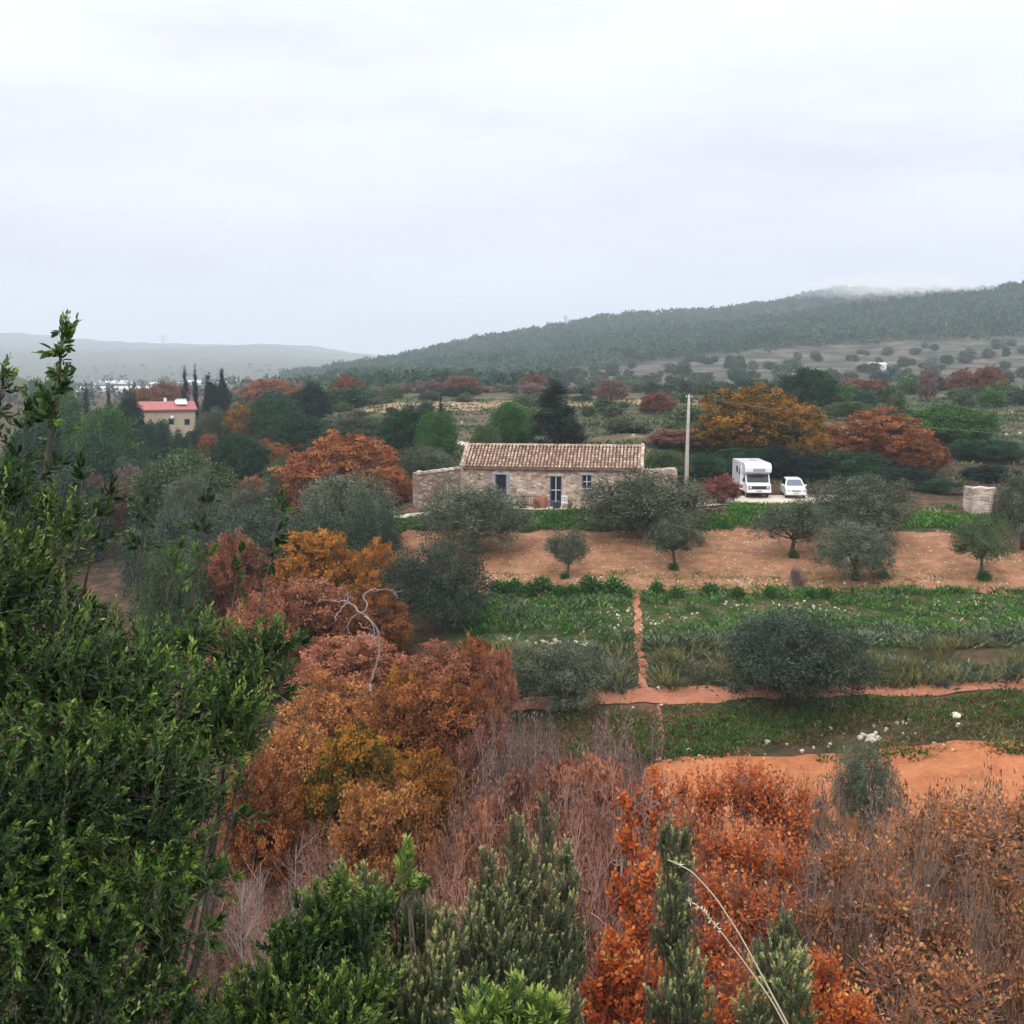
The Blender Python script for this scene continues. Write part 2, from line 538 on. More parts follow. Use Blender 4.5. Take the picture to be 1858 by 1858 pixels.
M['redbrown'] = leafmat('redbrown', [(0, (0.07, 0.035, 0.025)), (0.5, (0.22, 0.095, 0.065)), (1, (0.38, 0.19, 0.13))])
M['darkred'] = leafmat('darkred', [(0, (0.09, 0.03, 0.03)), (0.5, (0.28, 0.085, 0.075)), (1, (0.46, 0.19, 0.16))])
M['purple'] = leafmat('purple', [(0, (0.07, 0.045, 0.04)), (0.5, (0.20, 0.13, 0.115)), (1, (0.34, 0.23, 0.20))])
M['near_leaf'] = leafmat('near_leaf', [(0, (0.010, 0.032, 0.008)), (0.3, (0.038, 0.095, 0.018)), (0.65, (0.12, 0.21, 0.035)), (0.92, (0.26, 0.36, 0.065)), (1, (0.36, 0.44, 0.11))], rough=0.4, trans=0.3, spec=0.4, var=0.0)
M['heath'] = leafmat('heath', [(0, (0.035, 0.060, 0.024)), (0.4, (0.085, 0.125, 0.060)), (0.8, (0.19, 0.235, 0.11)), (1, (0.62, 0.60, 0.26))], trans=0.12, var=0.08)
M['fire'] = leafmat('fire', [(0, (0.16, 0.035, 0.014)), (0.35, (0.46, 0.10, 0.028)), (0.75, (0.68, 0.20, 0.05)), (1, (0.72, 0.40, 0.14))], trans=0.3, var=0.1)
M['dryleaf'] = leafmat('dryleaf', [(0, (0.06, 0.035, 0.02)), (0.3, (0.22, 0.10, 0.05)), (0.6, (0.50, 0.18, 0.07)), (0.85, (0.60, 0.30, 0.12)), (1, (0.40, 0.38, 0.12))], trans=0.25, var=0.1)
M['weed'] = leafmat('weed', [(0, (0.010, 0.040, 0.008)), (0.4, (0.035, 0.125, 0.018)), (0.75, (0.11, 0.23, 0.04)), (1, (0.38, 0.40, 0.16))], trans=0.2)
M['tussock'] = leafmat('tussock', [(0, (0.035, 0.042, 0.016)), (0.5, (0.125, 0.125, 0.042)), (1, (0.30, 0.26, 0.10))], trans=0.15)
M['forest'] = leafmat('forest', [(0, (0.010, 0.030, 0.016)), (0.5, (0.030, 0.070, 0.040)), (1, (0.07, 0.12, 0.07))], trans=0.05)
M['straw'] = surf('straw', (0.62, 0.52, 0.36), 0.7)


def groundmat():
    m, t = newmat('scrub_ground')
    b = N(t, 'ShaderNodeBsdfPrincipled', i={'Roughness': 1.0, 'Specular IOR Level': 0.1})
    tc_ = N(t, 'ShaderNodeTexCoord')
    zc = N(t, 'ShaderNodeAttribute', attribute_name='zone')
    sp = N(t, 'ShaderNodeSeparateColor')
    t.links.new(zc.outputs['Color'], sp.inputs[0])

    def noise(s, d=6.0, r=0.6, st=None):
        n = N(t, 'ShaderNodeTexNoise', i={'Scale': s, 'Detail': d, 'Roughness': r})
        if st:
            mm = N(t, 'ShaderNodeMapping')
            mm.inputs['Scale'].default_value = st
            t.links.new(tc_.outputs['Object'], mm.inputs[0])
            t.links.new(mm.outputs[0], n.inputs[0])
        else:
            t.links.new(tc_.outputs['Object'], n.inputs[0])
        return n
    n1 = noise(0.9, 8, 0.7)
    base = ramp(t, [(0.3, (0.02, 0.028, 0.014)), (0.45, (0.055, 0.045, 0.028)), (0.56, (0.12, 0.065, 0.045)), (0.7, (0.20, 0.10, 0.07))])
    t.links.new(n1.outputs[0], base.inputs[0])
    n2 = noise(1.1, 10, 0.82)
    green = ramp(t, [(0.3, (0.012, 0.028, 0.008)), (0.46, (0.025, 0.060, 0.014)), (0.53, (0.06, 0.085, 0.025)), (0.59, (0.16, 0.105, 0.065)), (0.68, (0.26, 0.16, 0.11))])
    t.links.new(n2.outputs[0], green.inputs[0])
    n3 = noise(0.06, 9, 0.75, (1, 1, 1))
    meadow = ramp(t, [(0.36, (0.025, 0.035, 0.022)), (0.46, (0.055, 0.06, 0.045)), (0.55, (0.115, 0.10, 0.08)), (0.68, (0.21, 0.18, 0.15))])
    t.links.new(n3.outputs[0], meadow.inputs[0])
    n4 = noise(0.14, 7, 0.65, (0.35, 1.6, 1))
    fld = ramp(t, [(0.34, (0.035, 0.05, 0.025)), (0.47, (0.075, 0.08, 0.045)), (0.58, (0.14, 0.105, 0.065)), (0.70, (0.27, 0.18, 0.12))])
    t.links.new(n4.outputs[0], fld.inputs[0])
    cur = base.outputs[0]
    for k, rp in enumerate((green, meadow, fld)):
        mx = N(t, 'ShaderNodeMixRGB')
        t.links.new(sp.outputs[k], mx.inputs[0])
        t.links.new(cur, mx.inputs[1])
        t.links.new(rp.outputs[0], mx.inputs[2])
        cur = mx.outputs[0]
    t.links.new(cur, b.inputs['Base Color'])
    nb = noise(4.0, 8, 0.7)
    bp = N(t, 'ShaderNodeBump', i={'Strength': 0.8, 'Distance': 0.25})
    t.links.new(nb.outputs[0], bp.inputs['Height'])
    t.links.new(bp.outputs[0], b.inputs['Normal'])
    o = N(t, 'ShaderNodeOutputMaterial')
    t.links.new(b.outputs[0], o.inputs[0])
    return m


def soilmat(name, c_dark, c_mid, c_light, speck=0.6, speckcol=(0.50, 0.40, 0.30), green=0.0):
    m, t = newmat(name)
    b = N(t, 'ShaderNodeBsdfPrincipled', i={'Roughness': 1.0, 'Specular IOR Level': 0.1})
    tc_ = N(t, 'ShaderNodeTexCoord')
    n = N(t, 'ShaderNodeTexNoise', i={'Scale': 0.6, 'Detail': 10.0, 'Roughness': 0.82})
    t.links.new(tc_.outputs['Object'], n.inputs[0])
    rp = ramp(t, [(0.32, c_dark), (0.5, c_mid), (0.68, c_light)])
    t.links.new(n.outputs[0], rp.inputs[0])
    vo = N(t, 'ShaderNodeTexVoronoi', feature='F1', i={'Scale': 2.6, 'Randomness': 1.0})
    t.links.new(tc_.outputs['Object'], vo.inputs[0])
    sm = ramp(t, [(0.10, 1.0), (0.22, 0.0)])
    t.links.new(vo.outputs['Distance'], sm.inputs[0])
    sc = N(t, 'ShaderNodeMath', operation='MULTIPLY', i={1: speck})
    t.links.new(sm.outputs[0], sc.inputs[0])
    mx = N(t, 'ShaderNodeMixRGB')
    t.links.new(sc.outputs[0], mx.inputs[0])
    t.links.new(rp.outputs[0], mx.inputs[1])
    mx.inputs[2].default_value = (*speckcol, 1)
    n3 = N(t, 'ShaderNodeTexNoise', i={'Scale': 0.55, 'Detail': 7.0, 'Roughness': 0.7})
    mp3 = N(t, 'ShaderNodeMapping')
    mp3.inputs['Location'].default_value = (31, 7, 0)
    t.links.new(tc_.outputs['Object'], mp3.inputs[0])
    t.links.new(mp3.outputs[0], n3.inputs[0])
    gm = ramp(t, [(0.52, 0.0), (0.66, green)])
    t.links.new(n3.outputs[0], gm.inputs[0])
    mg = N(t, 'ShaderNodeMixRGB')
    t.links.new(gm.outputs[0], mg.inputs[0])
    t.links.new(mx.outputs[0], mg.inputs[1])
    mg.inputs[2].default_value = (0.14, 0.13, 0.045, 1)
    t.links.new(mg.outputs[0], b.inputs['Base Color'])
    nb = N(t, 'ShaderNodeTexNoise', i={'Scale': 5.0, 'Detail': 8.0, 'Roughness': 0.7})
    t.links.new(tc_.outputs['Object'], nb.inputs[0])
    bp = N(t, 'ShaderNodeBump', i={'Strength': 0.7, 'Distance': 0.15})
    t.links.new(nb.outputs[0], bp.inputs['Height'])
    t.links.new(bp.outputs[0], b.inputs['Normal'])
    o = N(t, 'ShaderNodeOutputMaterial')
    t.links.new(b.outputs[0], o.inputs[0])
    return m


# ------------------------------------------------------------------ ground sheet
def build_ground():
    Ys = np.concatenate([np.arange(-40, 24, 2.0), np.arange(24, 100, 0.4), np.arange(100, 300, 2.0), np.arange(300, 1400, 12.0), np.arange(1400, 5200, 60.0)])
    us = np.concatenate([np.linspace(-1.1, -0.56, 24)[:-1], np.linspace(-0.56, 0.56, 261), np.linspace(0.56, 1.0, 20)[1:]])
    UU, YY = np.meshgrid(us, Ys)
    XX = UU * np.maximum(YY, 25)
    ZZ = H(XX, YY)
    nY, nU = XX.shape
    v = np.stack([XX, YY, ZZ], -1).reshape(-1, 3)
    idx = np.arange(nY * nU).reshape(nY, nU)
    f = np.stack([idx[:-1, :-1], idx[:-1, 1:], idx[1:, 1:], idx[1:, :-1]], -1).reshape(-1, 4)
    g = MB()
    g.add(v, f, 0, None, True)
    o = g.build('ground', groundmat())
    # what grows where
    xp = XX / np.maximum(YY, 1) * FPX + CX
    w = wav(XX, YY, 21, 6, 6.0) * 1.2

    def band(a, b, soft=1.2):
        return np.clip((YY + w - a) / soft, 0, 1) * np.clip((b - YY - w) / soft, 0, 1)
    rightside = np.clip((xp - 760) / 80, 0, 1)
    green = np.maximum.reduce([0.9 * band(53.5, 62.5) * rightside, 0.5 * band(42.5, 48.2) * rightside, band(75.5, 79.3, 0.6) * np.clip((xp - 660) / 30, 0, 1)])
    green = np.maximum(green, 0.3 * band(48, 54) * rightside)
    green = np.maximum(green, np.clip((YY - 420) / 40, 0, 1) * np.clip((700 - YY) / 60, 0, 1) * np.clip((150 - xp) / 40, 0, 1) * 0.8)
    green = np.maximum(green, np.clip((YY - 1350) / 100, 0, 1) * 0.7)
    meadow = np.clip((YY - 300) / 80, 0, 1) * np.clip((xp - 250) / 200, 0, 1)
    meadow = np.maximum(meadow, np.clip((YY - 900) / 200, 0, 1) * 0.8) * np.where(YY > 1350, 0.25, 1)
    fld = np.clip((YY - 98) / 6, 0, 1) * np.clip((340 - YY) / 60, 0, 1) * np.clip((xp - 560) / 60, 0, 1)
    ca = o.data.attributes.new('zone', 'FLOAT_COLOR', 'POINT')
    arr = np.stack([green, meadow, fld, np.ones_like(green)], -1).reshape(-1).astype(np.float32)
    ca.data.foreach_set('color', arr)
    tag(o, kind='structure')
    return o


build_ground()


def drape(name, edges, mat, off=0.05, nx=260, ny=14, rag=0.25, seed=1):
    """a sheet of ground; edges: list of (pixel x, near pixel y, far pixel y)"""
    ex = np.array([e[0] for e in edges], float)
    y0 = np.array([hit(e[0], e[1]) for e in edges])
    y1 = np.array([hit(e[0], e[2]) for e in edges])
    xs = np.linspace(ex[0], ex[-1], nx)
    a = np.interp(xs, ex, y0)
    b = np.interp(xs, ex, y1)
    u = (xs - CX) / FPX / math.cos(PITCH)
    u = np.array([ray(x, 1000)[0] for x in xs])
    wa = rag * wav(u * a, np.full_like(u, 3.0), seed, 8, 7.0)
    wb = rag * wav(u * b, np.full_like(u, 9.0), seed + 1, 8, 7.0)
    a = a + wa
    b = np.maximum(b + wb, a + 0.05)
    t = np.linspace(0, 1, ny)[:, None]
    YY = a[None] * (1 - t) + b[None] * t
    XX = u[None] * YY
    ZZ = H(XX, YY) + off
    idx = np.arange(ny * nx).reshape(ny, nx)
    f = np.stack([idx[:-1, :-1], idx[:-1, 1:], idx[1:, 1:], idx[1:, :-1]], -1).reshape(-1, 4)
    g = MB()
    g.add(np.stack([XX, YY, ZZ], -1).reshape(-1, 3), f, 0, None, True)
    return tag(g.build(name, mat), kind='structure')


m_field = soilmat('stony_soil', (0.14, 0.066, 0.036), (0.30, 0.145, 0.083), (0.44, 0.245, 0.145), 0.6, green=0.55)
m_path = soilmat('red_soil', (0.20, 0.08, 0.05), (0.38, 0.15, 0.09), (0.46, 0.22, 0.14), 0.35, green=0.25)
m_low = soilmat('orange_soil', (0.24, 0.085, 0.04), (0.43, 0.155, 0.068), (0.52, 0.225, 0.11), 0.3, green=0.2)
m_tan = soilmat('tan_soil', (0.20, 0.14, 0.09), (0.30, 0.20, 0.13), (0.38, 0.27, 0.19), 0.2, green=0.5)
m_grav = soilmat('pale_gravel', (0.45, 0.38, 0.30), (0.58, 0.50, 0.41), (0.68, 0.60, 0.50), 0.3, (0.7, 0.62, 0.55))
drape('upper_field', [(700, 1010, 978), (860, 1085, 968), (1000, 1080, 966), (1200, 1077, 962), (1400, 1074, 962), (1620, 1068, 966), (1858, 1082, 985), (2100, 1086, 985)], m_field, ny=40, rag=0.35)
drape('red_path', [(900, 1292, 1278), (1000, 1290, 1262), (1100, 1284, 1254), (1300, 1276, 1250), (1500, 1272, 1247), (1700, 1264, 1243), (2000, 1256, 1238)], m_path, ny=8, rag=0.2, seed=4)
drape('lower_field', [(1120, 1480, 1440), (1200, 1540, 1387), (1400, 1560, 1376), (1600, 1560, 1360), (1858, 1560, 1350), (2050, 1560, 1345)], m_low, ny=26, rag=0.1, seed=8)
drape('gravel_terrace', [(925, 926, 915), (1000, 926.5, 916), (1100, 927, 917), (1240, 924, 914), (1330, 917, 902), (1480, 915, 899), (1560, 914, 900)], m_grav, ny=10, rag=0.08, off=0.07, seed=12)
drape('gravel_track', [(715, 943, 938), (745, 942, 936), (780, 938, 932)], m_grav, ny=4, rag=0.05, off=0.07, seed=14, nx=40)
drape('tan_strip', [(592, 752, 736), (700, 750, 734), (800, 748, 731), (900, 744, 729), (1100, 738, 726), (1260, 738, 726)], m_tan, ny=8, rag=0.8, off=0.12, seed=16)
drape('far_track', [(806, 797, 794), (820, 803, 796), (838, 809, 802), (850, 812, 806)], m_grav, ny=4, rag=0.05, off=0.08, seed=18, nx=40)


def ribbon(name, pts, width, mat, off=0.06):
    """a footpath following the slope through the given pixels"""
    q = []
    for x, y in pts:
        Y = hit(x, y)
        q.append((ray(x, y)[0] * Y, Y))
    q = np.array(q)
    s = np.linspace(0, len(q) - 1, 60)
    X = np.interp(s, range(len(q)), q[:, 0])
    Y = np.interp(s, range(len(q)), q[:, 1])
    w = width * (1 + 0.3 * wav(Y, Y * 0, 5, 6, 2.0))
    c = np.linspace(-0.5, 0.5, 5)
    XX = X[:, None] + c[None] * w[:, None] + 0.1 * wav(Y, Y * 0 + 4, 8, 6, 3.0)[:, None]
    YY = np.repeat(Y[:, None], 5, 1)
    idx = np.arange(300).reshape(60, 5)
    f = np.stack([idx[:-1, :-1], idx[:-1, 1:], idx[1:, 1:], idx[1:, :-1]], -1).reshape(-1, 4)
    g = MB()
    g.add(np.stack([XX, YY, H(XX, YY) + off], -1).reshape(-1, 3), f, 0, None, True)
    return tag(g.build(name, mat), kind='structure')


ribbon('footpath', [(1172, 1252), (1163, 1200), (1155, 1140), (1154, 1075)], 0.36, m_path)
ribbon('footpath', [(1066, 962), (1062, 940), (1052, 918)], 0.45, m_path)
ribbon('footpath', [(1618, 968), (1628, 950), (1640, 932)], 0.5, m_path)
ribbon('footpath', [(1195, 1382), (1200, 1330), (1200, 1282)], 0.2, m_path)


# ------------------------------------------------------------------ haze
def build_haze():
    g = MB()
    g.box((0, 2550, 110), (12600, 5500, 290))
    m, t = newmat('haze')
    pv = N(t, 'ShaderNodeVolumePrincipled')
    pv.inputs['Color'].default_value = (0.80, 0.885, 1.0, 1)
    pv.inputs['Density'].default_value = HAZE
    pv.inputs['Anisotropy'].default_value = 0.1
    o_ = N(t, 'ShaderNodeOutputMaterial')
    t.links.new(pv.outputs[0], o_.inputs['Volume'])
    tag(g.build('haze', m), kind='stuff')


HAZE = 0.00034
build_haze()


def ridge_mist():
    import bmesh
    bm_ = bmesh.new()
    bmesh.ops.create_icosphere(bm_, subdivisions=4, radius=1.0)
    me = bpy.data.meshes.new('ridge_mist')
    bm_.to_mesh(me)
    bm_.free()
    c = P(1640, 526, 1150)
    o = bpy.data.objects.new('ridge_mist', me)
    col.objects.link(o)
    o.location = tuple(c)
    o.scale = (150, 110, 20)
    m, t = newmat('ridge_mist')
    tc_ = N(t, 'ShaderNodeTexCoord')
    ln = N(t, 'ShaderNodeVectorMath', operation='LENGTH')
    t.links.new(tc_.outputs['Object'], ln.inputs[0])
    nz = N(t, 'ShaderNodeTexNoise', i={'Scale': 2.0, 'Detail': 3.0})
    t.links.new(tc_.outputs['Object'], nz.inputs[0])
    ad = N(t, 'ShaderNodeMath', operation='MULTIPLY_ADD', i={1: 0.8})
    t.links.new(nz.outputs[0], ad.inputs[0])
    t.links.new(ln.outputs['Value'], ad.inputs[2])
    mr = N(t, 'ShaderNodeMapRange', interpolation_type='SMOOTHSTEP', i={1: 0.35, 2: 1.3, 3: 0.02, 4: 0.0})
    t.links.new(ad.outputs[0], mr.inputs[0])
    pv = N(t, 'ShaderNodeVolumePrincipled')
    pv.inputs['Color'].default_value = (1.0, 1.0, 1.0, 1)
    t.links.new(mr.outputs[0], pv.inputs['Density'])
    o_ = N(t, 'ShaderNodeOutputMaterial')
    t.links.new(pv.outputs[0], o_.inputs['Volume'])
    me.materials.append(m)
    tag(o, 'low mist lying on the top of the forested ridge', 'mist', kind='stuff')


ridge_mist()


# ------------------------------------------------------------------ plant prototypes (local, base at z = 0)
def crown_mb(lobes, nclump, per, crad, ll, lw, r, flat=1.0, droop=0.2, inner=0.45, out=0.6, vstops=0.55):
    """leaf clumps spread through a union of ellipsoids (cx,cy,cz,rx,ry,rz)"""
    lb = np.array(lobes, float)
    wgt = (lb[:, 3] * lb[:, 5]) ** 1.0
    k = r.choice(len(lb), nclump, p=wgt / wgt.sum())
    d = rdir(nclump, r)
    rr = inner + (1 - inner) * r.random(nclump) ** 0.6
    c = lb[k, :3] + d * lb[k, 3:6] * rr[:, None]
    cv = r.random(nclump)
    cr = crad * r.uniform(0.6, 1.35, nclump)
    ci = np.repeat(np.arange(nclump), per)
    n = nclump * per
    off = r.normal(size=(n, 3)) * 0.55
    off[:, 2] *= flat
    B = c[ci] + off * cr[ci][:, None]
    D = nrm(nrm(off) * out + d[ci] * 0.35 + r.normal(size=(n, 3)) * 0.6 - np.array([0, 0, droop]))
    W = nrm(np.cross(D, rdir(n, r)))
    B[:, 2] = np.maximum(B[:, 2], 0.03)
    a = np.clip(vstops * cv[ci] + (1 - vstops) * r.random(n), 0, 1)
    g = MB()
    g.diamonds(B, D, W, ll * r.uniform(0.6, 1.3, n), lw * r.uniform(0.7, 1.3, n), 0, a)
    return g, c


def limbs_mb(top, targets, r, r0=0.16, base=0.0, lean=0.1, fork=0.3):
    """a trunk that forks and sends limbs into the crown"""
    g = MB()
    fz = top * fork
    tr = np.array([(0, 0, -0.4), (lean * 0.2, 0, fz * 0.35), (lean * 0.6, lean * 0.3, fz * 0.7), (lean, lean * 0.4, fz)])
    g.tube(tr, [r0 * 1.5, r0 * 1.05, r0 * 0.9, r0 * 0.85], 8)
    f0 = tr[-1]
    for t in targets:
        t = np.array(t, float)
        m1 = f0 * 0.62 + t * 0.38 + r.normal(size=3) * 0.12
        m2 = f0 * 0.3 + t * 0.7 + r.normal(size=3) * 0.12
        g.tube([f0 - np.array([0, 0, 0.1]), m1, m2, t], [r0 * 0.6, r0 * 0.42, r0 * 0.28, r0 * 0.1], 5)
        A, B = [], []
        for _ in range(7):
            s = m1 * (1 - 0.5) + t * 0.5
            s = m1 + (t - m1) * r.uniform(0.1, 0.9)
            A.append(s)
            B.append(s + rdir(1, r)[0] * np.array([1, 1, 0.7]) * np.linalg.norm(t - f0) * 0.4)
        g.sticks(A, B, r0 * 0.16, r0 * 0.05, 4)
    return g


PROTO = {}


def proto(kind, crown, trunk, w, h, tmat, extra=None):
    co = np.zeros(len(crown.vertices) * 3, np.float32)
    crown.vertices.foreach_get('co', co)
    co = co.reshape(-1, 3)
    h = float(np.percentile(co[:, 2], 99.3))
    w = float(np.percentile(np.abs(co[:, 0]), 97.5) + np.percentile(np.abs(co[:, 1]), 97.5)) * 1.08
    PROTO.setdefault(kind, []).append((crown, trunk, w, h, tmat, extra))


def lobes_round(r, n, W, Hh, z0, rmin=0.2, rmax=0.34, flatten=0.85, low=1.75):
    zc = z0 + (Hh - z0) * 0.40
    L = [(0, 0, zc, W * 0.30, W * 0.30, (Hh - z0) * 0.36)]
    for i in range(n):
        q = (i + 0.5) / n
        th = math.acos(1 - q * (1 - math.cos(low)))
        a = i * 2.4 + r.uniform(-0.4, 0.4)
        rad = W * r.uniform(rmin, rmax) * 0.75
        rz = rad * flatten
        R_ = (W / 2 - rad) * math.sin(th) * r.uniform(0.72, 1.15)
        up = (Hh - zc - rz) if th < PI / 2 else (zc - z0 - rz * 0.6)
        L.append((R_ * math.cos(a), R_ * math.sin(a), zc + up * math.cos(th) * r.uniform(0.72, 1.08), rad, rad, rz))
    return L


def make_protos():
    for s in range(3):                                   # olive, 5 m wide, 4 m tall
        r = np.random.default_rng(100 + s)
        lb = lobes_round(r, 22, 5.0, 4.0, 0.3, 0.13, 0.32, low=2.2)
        g, c = crown_mb(lb, 640, 44, 0.22, 0.15, 0.036, r, droop=0.2, inner=0.55, vstops=0.6)
        t = limbs_mb(4.0, [l[:3] for l in lb[:7]], r, 0.2, fork=0.22)
        proto('olive', g.mesh('crown', M['olive']), t.mesh('trunk', M['bark_dark']), 5.0, 4.0, 'bark_dark')
    for s in range(2):                                   # thin orchard olive, open crown on a clear stem
        r = np.random.default_rng(120 + s)
        lb = lobes_round(r, 12, 3.6, 3.6, 0.7, 0.13, 0.34, low=2.0)
        g, c = crown_mb(lb, 300, 42, 0.19, 0.13, 0.034, r, droop=0.25, inner=0.4, vstops=0.6)
        t = limbs_mb(3.6, [l[:3] for l in lb], r, 0.09, fork=0.33)
        proto('young_olive', g.mesh('crown', M['olive']), t.mesh('trunk', M['bark']), 3.6, 3.6, 'bark')
    for s in range(3):                                   # autumn oak, 8 m wide, 7 m tall
        r = np.random.default_rng(140 + s)
        lb = lobes_round(r, 34, 8.0, 7.0, 0.2, 0.10, 0.27, 0.85, low=2.35)
        g, c = crown_mb(lb, 760, 42, 0.27, 0.19, 0.12, r, flat=0.7, droop=0.1, inner=0.5, vstops=0.8)
        t = limbs_mb(7.0, [l[:3] for l in lb[:9]], r, 0.26, fork=0.25)
        proto('oak', g.mesh('crown', M['rust']), t.mesh('trunk', M['bark_dark']), 8.0, 7.0, 'bark_dark')
    for s in range(2):                                   # dense evergreen
        r = np.random.default_rng(160 + s)
        lb = lobes_round(r, 26, 7.0, 6.0, 0.0, 0.12, 0.29, low=2.35)
        g, c = crown_mb(lb, 820, 44, 0.42, 0.20, 0.11, r, flat=0.8, droop=0.1, inner=0.55)
        t = limbs_mb(6.0, [l[:3] for l in lb[:5]], r, 0.25, fork=0.2)
        proto('evergreen', g.mesh('crown', M['dark_green']), t.mesh('trunk', M['bark_dark']), 7.0, 6.0, 'bark_dark')
    for s in range(2):                                   # cypress
        r = np.random.default_rng(180 + s)
        lb = []
        for i in range(14):
            q = i / 13
            rad = 0.72 * (1 - q) ** 0.6 * (0.55 + 0.45 * min(1, q * 5)) + 0.08
            lb.append((r.normal() * 0.05, r.normal() * 0.05, 0.6 + q * 8.2, rad, rad, 0.8))
        g, c = crown_mb(lb, 260, 40, 0.22, 0.20, 0.06, r, droop=-0.8, inner=0.6)
        t = MB().tube([(0, 0, -0.4), (0, 0, 4), (0, 0, 8)], [0.14, 0.1, 0.03], 6)
        proto('cypress', g.mesh('crown', M['black_green']), t.mesh('trunk', M['bark_dark']), 1.7, 9.3, 'bark_dark')
    for s in range(2):                                   # conifer with tiers
        r = np.random.default_rng(190 + s)
        lb = []
        for i in range(34):
            q = i / 33
            rad = 2.0 * (1 - q) ** 0.85 + 0.15
            a = r.uniform(0, 6.28)
            lb.append((rad * 0.6 * math.cos(a), rad * 0.6 * math.sin(a), 0.9 + q * 7.2, rad * 0.5, rad * 0.5, 0.38))
        g, c = crown_mb(lb, 420, 40, 0.3, 0.24, 0.06, r, flat=0.6, droop=0.1, inner=0.4)
        t = MB().tube([(0, 0, -0.4), (0, 0, 4), (0, 0, 8.4)], [0.2, 0.12, 0.03], 6)
        proto('conifer', g.mesh('crown', M['black_green']), t.mesh('trunk', M['bark_dark']), 4.2, 8.6, 'bark_dark')
    for s in range(3):                                   # bare shrub, a fan of fine twigs
        r = np.random.default_rng(200 + s)
        g = MB()
        lv = MB()
        A = np.zeros((26, 3))
        A[:, :2] = r.normal(size=(26, 2)) * 0.25
        A[:, 2] = -0.2
        D = nrm(np.concatenate([r.normal(size=(26, 2)) * 0.6, np.ones((26, 1))], 1))
        L = r.uniform(0.9, 1.4, 26)
        rad = 0.028
        tips = []
        for gen in range(5):
            B = A + D * L[:, None]
            mid = (A + B) / 2 + r.normal(size=A.shape) * 0.05 * L[:, None]
            g.sticks(A, mid, rad, rad * 0.85, 3)
            g.sticks(mid, B, rad * 0.85, rad * 0.7, 3)
            kids = 3 if gen < 3 else 4
            n = len(A) * kids
            s_ = r.uniform(0.35, 1.0, n)[:, None]
            par = np.repeat(np.arange(len(A)), kids)
            A2 = A[par] + (B - A)[par] * s_
            D2 = nrm(D[par] + r.normal(size=(n, 3)) * 0.55 + np.array([0, 0, 0.10]))
            L = L[par] * r.uniform(0.5, 0.75, n)
            A, D = A2, D2
            rad *= 0.66
            if gen == 4:
                break
        pts = A + D * (L * 0.8)[:, None]
        n = len(pts)
        kk = r.choice(n, min(n, 12000), replace=False)
        D3 = rdir(len(kk), r)
        lv.diamonds(pts[kk], D3, nrm(np.cross(D3, rdir(len(kk), r))), 0.085, 0.03, 0, r.random(len(kk)))
        proto('bare', g.mesh('twigs', M['twig_purple']), lv.mesh('buds', M['purple']), 3.2, 4.0, 'twig')
    for s in range(2):                                   # small far tree, rough crown of few big leaves
        r = np.random.default_rng(230 + s)
        lb = lobes_round(r, 11, 5.0, 4.4, 0.0, 0.16, 0.34, low=2.3)
        g, c = crown_mb(lb, 130, 26, 0.5, 0.42, 0.24, r, flat=0.8)
        t = MB().tube([(0, 0, -0.5), (0, 0, 1), (0.1, 0, 2.4)], [0.2, 0.16, 0.1], 5)
        proto('far_tree', g.mesh('crown', M['olive_blue']), t.mesh('trunk', M['bark_dark']), 5.0, 4.4, 'bark_dark')


make_protos()
NAMES = {'olive': ('olive_tree', 'olive tree'), 'young_olive': ('olive_tree', 'olive tree'), 'oak': ('oak_tree', 'oak tree'),
         'evergreen': ('evergreen_tree', 'evergreen'), 'cypress': ('cypress_tree', 'cypress'), 'conifer': ('pine_tree', 'conifer'),
         'bare': ('bare_shrub', 'shrub'), 'far_tree': ('round_tree', 'tree')}
_cnt = {}


def plant(kind, x, ytop, wpx, label, Y=None, ybase=None, mat=None, tmat=None, group=None, name=None, cat=None, hmul=1.0, var=None):
    if Y is None:
        Y = hit(x, ybase)
    a, b = ray(x, (ytop + (ybase or ytop)) / 2)
    X = a * Y
    zg = hz(X, Y)
    zt = ray(x, ytop)[1] * Y
    h = max((zt - zg) * hmul, 0.5)
    w = wpx * Y / FPX * (0.82 if kind == 'oak' and Y > 130 else 1.0)
    if kind not in ('cypress', 'conifer', 'far_tree'):
        w = max(w, h * {'bare': 0.5, 'young_olive': 0.6}.get(kind, 0.5))
    k = _cnt.get(kind, 0)
    _cnt[kind] = k + 1
    lst = PROTO[kind]
    crown, trunk, pw, ph, tm, ex = lst[(k if var is None else var) % len(lst)]
    nm, ct = NAMES[kind]
    root = empty(name or nm, (X, Y, zg), rz=(k * 2.39996) % 6.283)
    root.scale = (w / pw, w / pw, h / ph)
    c = bpy.data.objects.new('twigs' if kind == 'bare' else 'crown', crown)
    t = bpy.data.objects.new('buds' if kind == 'bare' else 'trunk', trunk)
    for o, m in ((c, tmat if kind == 'bare' else mat), (t, mat if kind == 'bare' else tmat)):
        col.objects.link(o)
        o.parent = root
        if m:
            o.material_slots[0].link = 'OBJECT'
            o.material_slots[0].material = M[m]
    tag(root, label, cat or ct, group)
    return root


# ------------------------------------------------------------------ trees and shrubs of the middle distance
OL = 'olive trees around the fields'
